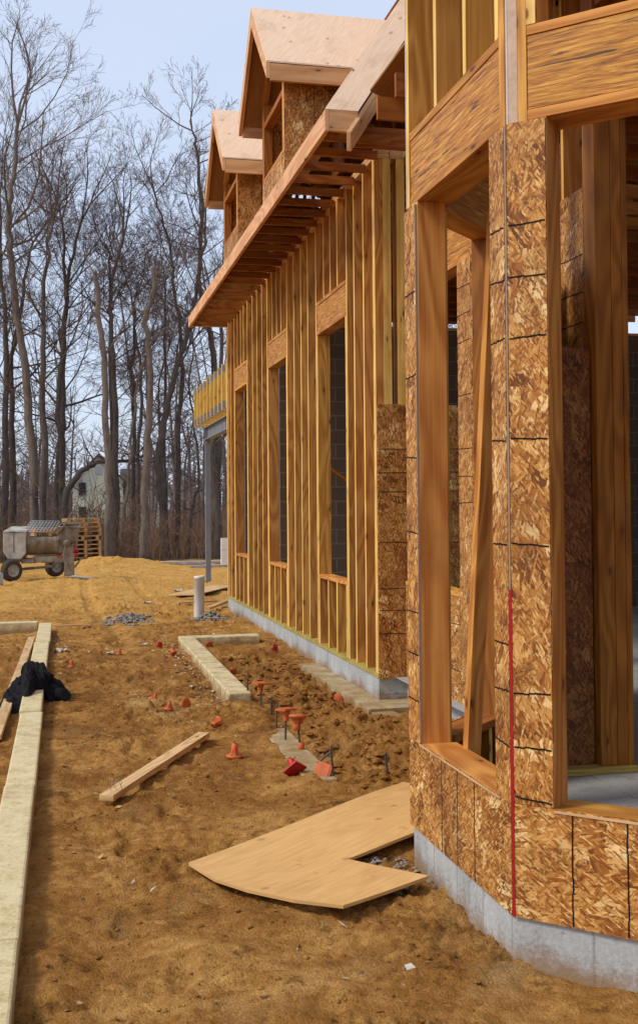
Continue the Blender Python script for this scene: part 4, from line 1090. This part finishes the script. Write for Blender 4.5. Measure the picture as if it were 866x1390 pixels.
TR.append(tree('bare_tree',pl(40,[(-.89,-.4),(-.96,2.58),(-1.22,5.91),(-1.52,8.21),(-1.76,10.52),(-1.81,11.81),(-1.61,13.37),(-1.46,14.93)]),.24,.10,1,'tall pale tree leaning left with wide high crown at the left frame edge',bark=BARKP,nb=13,start=.5,Lb=5.2,nch=(0,6,6,5)))
TR.append(tree('bare_tree',pl(44,[(-.29,-.4),(-.15,2.68),(.02,5.24),(.08,7.51),(.14,9.79),(.04,12.65)]),.22,.07,2,'dark bushy tree behind the mixer with many low branches',twig=TWIGR,nb=16,start=.3,Lb=4.2,nch=(0,7,6,5)))
TR.append(tree('broken_trunk',pl(38,[(1.52,-.4),(1.48,2.52),(1.44,4.75),(1.33,6.97),(1.16,8.71),(1.12,9.5)]),.19,.12,3,'thick grey trunk broken off high up, directly right of the pallets',bark=BARKP,nb=5,start=.5,Lb=2.2,snag=True,nch=(0,4,4,3)))
TR.append(tree('bare_tree',pl(42,[(1.87,-.4),(1.91,2.63),(1.89,5.63),(1.79,8.1),(1.74,9.47),(2.15,11.42)]),.20,.08,4,'dark tree close behind the broken thick trunk',nb=12,start=.5,Lb=4.6))
TR.append(tree('bare_tree',pl(43.5,[(1.75,-.4),(1.82,4.05),(1.81,9.66),(1.74,11.48)]),.14,.05,5,'slender upright tree rising in the middle of the wood',twig=TWIGR,nb=14,start=.4,Lb=3.2))
TR.append(tree('broken_trunk',pl(38,[(2.62,-.4),(2.75,2.52),(2.86,4.76),(2.85,6.76),(2.75,8.01),(2.98,8.77),(3.03,9.77)]),.20,.10,6,'pale crooked trunk with bare snapped top in the middle of the wood',bark=BARKP,nb=3,start=.4,Lb=1.6,snag=True,nch=(0,3,3,3)))
TR.append(tree('bare_tree',pl(41,[(3.7,-.4),(3.55,1.52),(3.45,3.4),(3.7,5.02),(4.09,6.65),(4.69,8.57),(4.81,9.67),(5.2,11.6)]),.24,.08,7,'dark trunk bending right towards the eave corner',nb=11,start=.5,Lb=4.2))
TR.append(tree('bare_tree',pl(42.5,[(4.2,-.4),(4.3,4.2),(4.46,7.34),(4.2,9.74),(3.9,11.9),(3.4,13.5)]),.15,.05,8,'tree arching left just left of the eave corner',twig=TWIGR,nb=14,start=.45,Lb=3.6))
TR.append(tree('bare_tree',pl(43,[(5.67,-.5),(5.86,2.93),(5.82,6.93),(5.43,8.93),(5.16,10.35),(5.3,12.67),(5.18,15.0),(4.96,16.2)]),.22,.06,9,'tall tree whose top rises beside the far dormer',nb=12,start=.55,Lb=3.4,nch=(0,5,6,4)))
TR.append(tree('bare_tree',pl(39,[(5.32,-.4),(5.26,1.76),(5.11,3.58),(5.43,4.87),(5.5,8)]),.20,.10,10,'curved dark trunk right behind the steel post',nb=8,start=.5,Lb=4))
TR.append(tree('bare_tree',pl(40,[(1.93,-.4),(2.15,1.53),(2.36,3.88),(2.57,5.45),(2.94,7.3),(3.61,9.16)]),.10,.04,11,'thin pale tree slanting right across the middle trunks',bark=BARKP,nb=7,start=.5,Lb=2.6))
TR.append(tree('leaning_trunk',pl(41,[(-.06,-.4),(.12,1.9),(.51,2.75),(1.03,3.13),(1.34,3.25),(2.3,3.3)],1.5),.20,.10,12,'arching low trunk bowed over in front of the yellow house',nb=6,start=.3,Lb=1.8,nch=(0,4,4,3)))
TR.append(tree('bare_tree',pl(42,[(-2.07,-.4),(-2.01,3.97),(-2.01,7.19),(-2.11,9.88),(-2.21,12.03)]),.2,.07,13,'dark trunk at the extreme left of the wood',nb=11,start=.4,Lb=4.5))
TR.append(tree('bare_tree',pl(45,[(-1.83,-.4),(-1.88,4.15),(-1.93,7.02),(-1.6,9.34),(-1.12,11.97)]),.2,.07,14,'dark tree second from the left, curving right at its top',nb=13,start=.35,Lb=4.2,twig=TWIGR))
TR.append(tree('bare_tree',pl(39.5,[(-.67,-.4),(-.66,3.8),(-.66,7.07),(-.56,9.34),(-.35,11.37)]),.19,.07,15,'dark straight trunk rising right behind the mixer grate',nb=12,start=.4,Lb=4.0))
TR.append(tree('bare_tree',pl(43,[(.06,-.4),(-.03,4.04),(-.19,5.15),(.09,8.21),(.2,10.17),(.69,12.43)]),.2,.07,16,'twisting dark tree above the lower pallet stack',nb=12,start=.4,Lb=4.0,twig=TWIGR))
TR.append(tree('bare_tree',pl(46,[(2.75,-.5),(2.83,4.23),(2.82,7.84),(2.95,10.2)]),.15,.05,17,'slim tree standing behind the snapped pale trunk',nb=13,start=.4,Lb=3.2))
TR.append(tree('bare_tree',pl(42,[(4.56,-.4),(4.77,1.51),(5.0,2.9),(4.7,5.5),(4.8,7.5)]),.10,.04,18,'thin forked tree between bending trunk and steel post',nb=10,start=.3,Lb=2.4,twig=TWIGR))
# more of the wood: copies of the trees above, deeper in and to the sides
q=random.Random(33); src=[TR[i] for i in (1,3,4,7,12,13,15,16)]
for k in range(23):
    s=src[k%len(src)]; r=s.copy(); COL.objects.link(r)
    if k<5:
        x,y=q.uniform(-3.5,9.5),q.uniform(47,60)
        while .0*y<x<.062*y: x=q.uniform(-3.5,9.5)
    elif k<15: x,y=q.uniform(-14,-3.2),q.uniform(39,56)
    else: x,y=q.uniform(7.5,22),q.uniform(41,56)
    r.location=(x,y,g1(x,y)-.1); r.rotation_euler=(0,0,q.uniform(0,6.3)); f=q.uniform(.75,1.12); r.scale=(f,f,f)
    r['group']='bare trees deeper in the wood'; r['label']='dark bare tree deeper in the wood behind the edge trees'
    for ch in s.children:
        c=ch.copy(); COL.objects.link(c); c.parent=r

# undergrowth and the far wood (nobody could count them)
def brush():
    q=random.Random(44); m=MB()
    def stem(x,y,h,r,z=None):
        a=q.uniform(0,6.3); d=V((math.cos(a),math.sin(a),0)); b=q.uniform(.1,.75); p=V((x,y,g1(x,y)-.05)); n=4; pts=[]
        for i in range(n+1):
            f=i/n; pts.append(p+d*(b*h*f*f)+V((q.gauss(0,.03),q.gauss(0,.03),h*(f-.25*b*f*f))))
        m.tube(pts,[r*(1-.7*i/n) for i in range(n+1)],3,0,False)
        for k in range(3):
            i=q.randint(1,n-1); s=pts[i]; e=s+V((q.gauss(0,.35),q.gauss(0,.35),q.gauss(.2,.25)))*h*.4
            m.tube([s,s.lerp(e,.5)+V((0,0,.03)),e],[r*.6,r*.45,r*.2],3,0,False)
    for k in range(2600):
        x=q.uniform(-9,15); y=38.2+abs(q.gauss(0,5))
        stem(x,y,q.uniform(.5,2.2)*(1+.03*(y-38)),q.uniform(.006,.016))
    for k in range(500):
        x=q.uniform(-9,15); y=q.uniform(40,52); stem(x,y,q.uniform(2,4.2),q.uniform(.012,.025))
    o=m.build('undergrowth',BRUSHM); o['kind']='stuff'; o['label']='tangled dry brown undergrowth below the bare trees'
    m=MB()
    for k in range(170):
        y=q.uniform(58,105); x=q.uniform(-.25*y,.42*y); h=q.uniform(6,15); p=V((x,y,g1(x,y)-.2)); r=q.uniform(.07,.16)
        if .004*y<x<.066*y and q.random()<.93: continue
        pts=[p,p+V((q.gauss(0,.3),0,h*.5)),p+V((q.gauss(0,.6),0,h))]; m.tube(pts,[r,r*.7,r*.2],5,0,False)
        for j in range(26):
            f=q.uniform(.15,1); s=pts[0].lerp(pts[2],f); L=q.uniform(.8,2.6)*(1.2-f*.6); a=q.uniform(0,6.3); e=s+V((math.cos(a)*L,math.sin(a)*L,q.uniform(.2,1.1)*L))
            m.tube([s,s.lerp(e,.5)-V((0,0,.1*L)),e],[.03,.022,.01],3,0,False)
            for w in range(3): 
                t=s.lerp(e,q.uniform(.3,1)); m.tube([t,t+V((q.gauss(0,.5),q.gauss(0,.5),q.uniform(.1,.8)))],[.014,.008],3,0,False)
    for k in range(2600):
        y=q.uniform(54,80); x=q.uniform(-.25*y,.42*y)
        h=q.uniform(1,4.2)
        if .004*y<x<.066*y: h*=.4; p=V((x,y,g1(x,y)-.1)); e=p+V((q.gauss(0,.5)*h*.5,q.gauss(0,.3),h)); m.tube([p,p.lerp(e,.5)+V((q.gauss(0,.2),0,.2)),e],[.035,.028,.012],3,0,False)
    o=m.build('far_wood',FARM); o['kind']='stuff'; o['label']='hazy far wood and thickets behind the edge trees'
    # low wooded rise closing the view at ground level
    m=MB()
    n=120; 
    for ring,(y0,hb) in enumerate(((125,5.0),(138,7.5))):
        for i in range(n):
            xa=-90+i*1.8+ring; h0=hb+2.2*float(vn(np.array(xa*.15),np.array(3.0+ring),61)); 
            for t in range(3):
                x=xa+q.uniform(0,1.8); h=h0*q.uniform(.6,1.15); p=V((x,y0+q.uniform(-4,4),-1.5)); e=p+V((q.gauss(0,.8),0,h+1.5)); m.tube([p,p.lerp(e,.6)+V((q.gauss(0,.3),0,0)),e],[.32,.24,.05],4,0,False)
                for w in range(4): 
                    u=p.lerp(e,q.uniform(.3,1)); m.tube([u,u+V((q.gauss(0,1.2),0,q.uniform(.3,1.6)))],[.10,.04],3,0,False)
    o=m.build('far_treeline',FARM); o['kind']='stuff'; o['label']='distant treeline closing the view behind the wood'
brush()

# ------------------------------------------------------------------ far house
def house():
    wallm=plain('house_siding',(.74,.72,.54),.8,var=.15,scale=1.5); roofm=plain('house_roof',(.10,.085,.08),.9,var=.3,scale=2); gl=plain('house_glass',(.03,.035,.04),.2,.5); wf=plain('house_trim',(.6,.6,.56),.7)
    H=empty('distant_house',(4.3,108,-.5)); tag(H,'pale yellow gabled house half hidden behind the trees','house')
    def part(m,n,mt,par=None): return m.build(n,mt,par or H)
    m=MB(); m.prism([V((-3.3,0,0)),V((1.3,0,0)),V((1.3,0,4.7)),V((-1.0,0,7.1)),V((-3.3,0,4.7))],V((0,9,0))); m.abox(1.31,5.0,2,9,0,3.6); w=part(m,'wall',wallm)
    m=MB()
    for sg in (-1,1): m.box((-1.0,-.35,7.13),(sg*2.7,0,-2.82),(0,9.7,0),(0,0,.16))
    m.box((1.2,1.6,3.4),(0,7.7,0),(0,0,.14),(4.2,0,0)); m.prism([V((1.32,1.7,3.55)),V((1.32,5.2,6.0)),V((1.32,8.9,3.55))],V((3.9,0,0)))
    part(m,'roof',roofm)
    for (x,z) in ((-2.5,3.3),(-2.5,1.0),(.2,1.2),(2.6,1.3)):
        y=-.02 if x<1.3 else 1.98
        m=MB(); m.abox(x-.42,x+.42,y-.04,y,z-.1,z+1.3); f=part(m,'window',wf); m=MB(); m.abox(x-.33,x+.33,y-.07,y-.045,z,z+1.2); part(m,'pane',gl,f)
    m=MB(); m.abox(-1.3,-.7,-.08,-.021,5.3,6.1); part(m,'vent',wf)
house()

# ------------------------------------------------------------------ brace inside the bay
m=MB(); m.beam((1.828,4.85,.012),(2.024,4.90,2.93),.080,.038,(.3,-.95,.0)); tag(m.build('brace_board',LUM,None,.003),'tall thin board leaning inside the bay behind the left opening','board')
m=MB(); m.beam((3.9,12.6,.02),(4.25,12.9,2.4),.09,.038,(1,0,0)); tag(m.build('brace_board',LUM2,None,.003),'short board leaning inside the building near the block wall','board')

# ------------------------------------------------------------------ light, sky, camera
wd=bpy.data.worlds.new('World'); SC.world=wd; wd.use_nodes=True; nt=wd.node_tree; nt.nodes.clear()
SUN_EL,SUN_AZ=R(46),R(261)      # azimuth clockwise from north (+Y): west south-west
out=nt.nodes.new('ShaderNodeOutputWorld'); sky=nt.nodes.new('ShaderNodeTexSky'); sky.sky_type='NISHITA'; sky.sun_disc=False; sky.sun_elevation=SUN_EL; sky.sun_rotation=SUN_AZ
sky.air_density=1.0; sky.dust_density=2.0
b1=nt.nodes.new('ShaderNodeBackground'); b1.inputs[1].default_value=.05; nt.links.new(sky.outputs[0],b1.inputs[0])
b2=nt.nodes.new('ShaderNodeBackground'); b2.inputs[0].default_value=(.66,.74,.90,1); b2.inputs[1].default_value=.86
tc=nt.nodes.new('ShaderNodeTexCoord'); no=nt.nodes.new('ShaderNodeTexNoise'); no.inputs['Scale'].default_value=2.2; no.inputs['Detail'].default_value=5
nt.links.new(tc.outputs['Generated'],no.inputs['Vector']); cr=nt.nodes.new('ShaderNodeValToRGB'); nt.links.new(no.outputs[0],cr.inputs[0])
cr.color_ramp.elements[0].position=.35; cr.color_ramp.elements[0].color=(.62,.71,.90,1); cr.color_ramp.elements[1].position=.68; cr.color_ramp.elements[1].color=(.72,.78,.91,1)
nt.links.new(cr.outputs[0],b2.inputs[0]); ad=nt.nodes.new('ShaderNodeAddShader'); nt.links.new(b1.outputs[0],ad.inputs[0]); nt.links.new(b2.outputs[0],ad.inputs[1]); nt.links.new(ad.outputs[0],out.inputs[0])
sl=bpy.data.lights.new('sun','SUN'); sl.energy=2.5; sl.angle=R(12); sl.color=(1,.93,.82)
so=bpy.data.objects.new('sun',sl); COL.objects.link(so)
dirv=V((math.sin(SUN_AZ)*math.cos(SUN_EL),math.cos(SUN_AZ)*math.cos(SUN_EL),math.sin(SUN_EL)))
so.rotation_euler=dirv.to_track_quat('Z','Y').to_euler(); so.location=(-10,-10,20)

cam=bpy.data.cameras.new('camera'); co=bpy.data.objects.new('camera',cam); COL.objects.link(co); SC.camera=co
yaw,pit,rol=.2249,.0236,.0079
f=V((math.sin(yaw)*math.cos(pit),math.cos(yaw)*math.cos(pit),math.sin(pit))); r=V((math.cos(yaw),-math.sin(yaw),0)); u=r.cross(f)
r2=r*math.cos(rol)-u*math.sin(rol); u2=u*math.cos(rol)+r*math.sin(rol)
co.matrix_world=Matrix(((r2.x,u2.x,-f.x,.0121),(r2.y,u2.y,-f.y,-.067),(r2.z,u2.z,-f.z,1.5258),(0,0,0,1)))
cam.sensor_fit='VERTICAL'; cam.sensor_height=36; cam.sensor_width=36; cam.lens=1518/1390*36
cam.shift_y=-(695-652.3)/1390; cam.clip_end=2000; cam.clip_start=.05
SC.view_settings.view_transform='Standard'; SC.view_settings.look='None'; SC.view_settings.exposure=0; SC.view_settings.gamma=1
SC.cycles.max_bounces=8; SC.cycles.diffuse_bounces=5
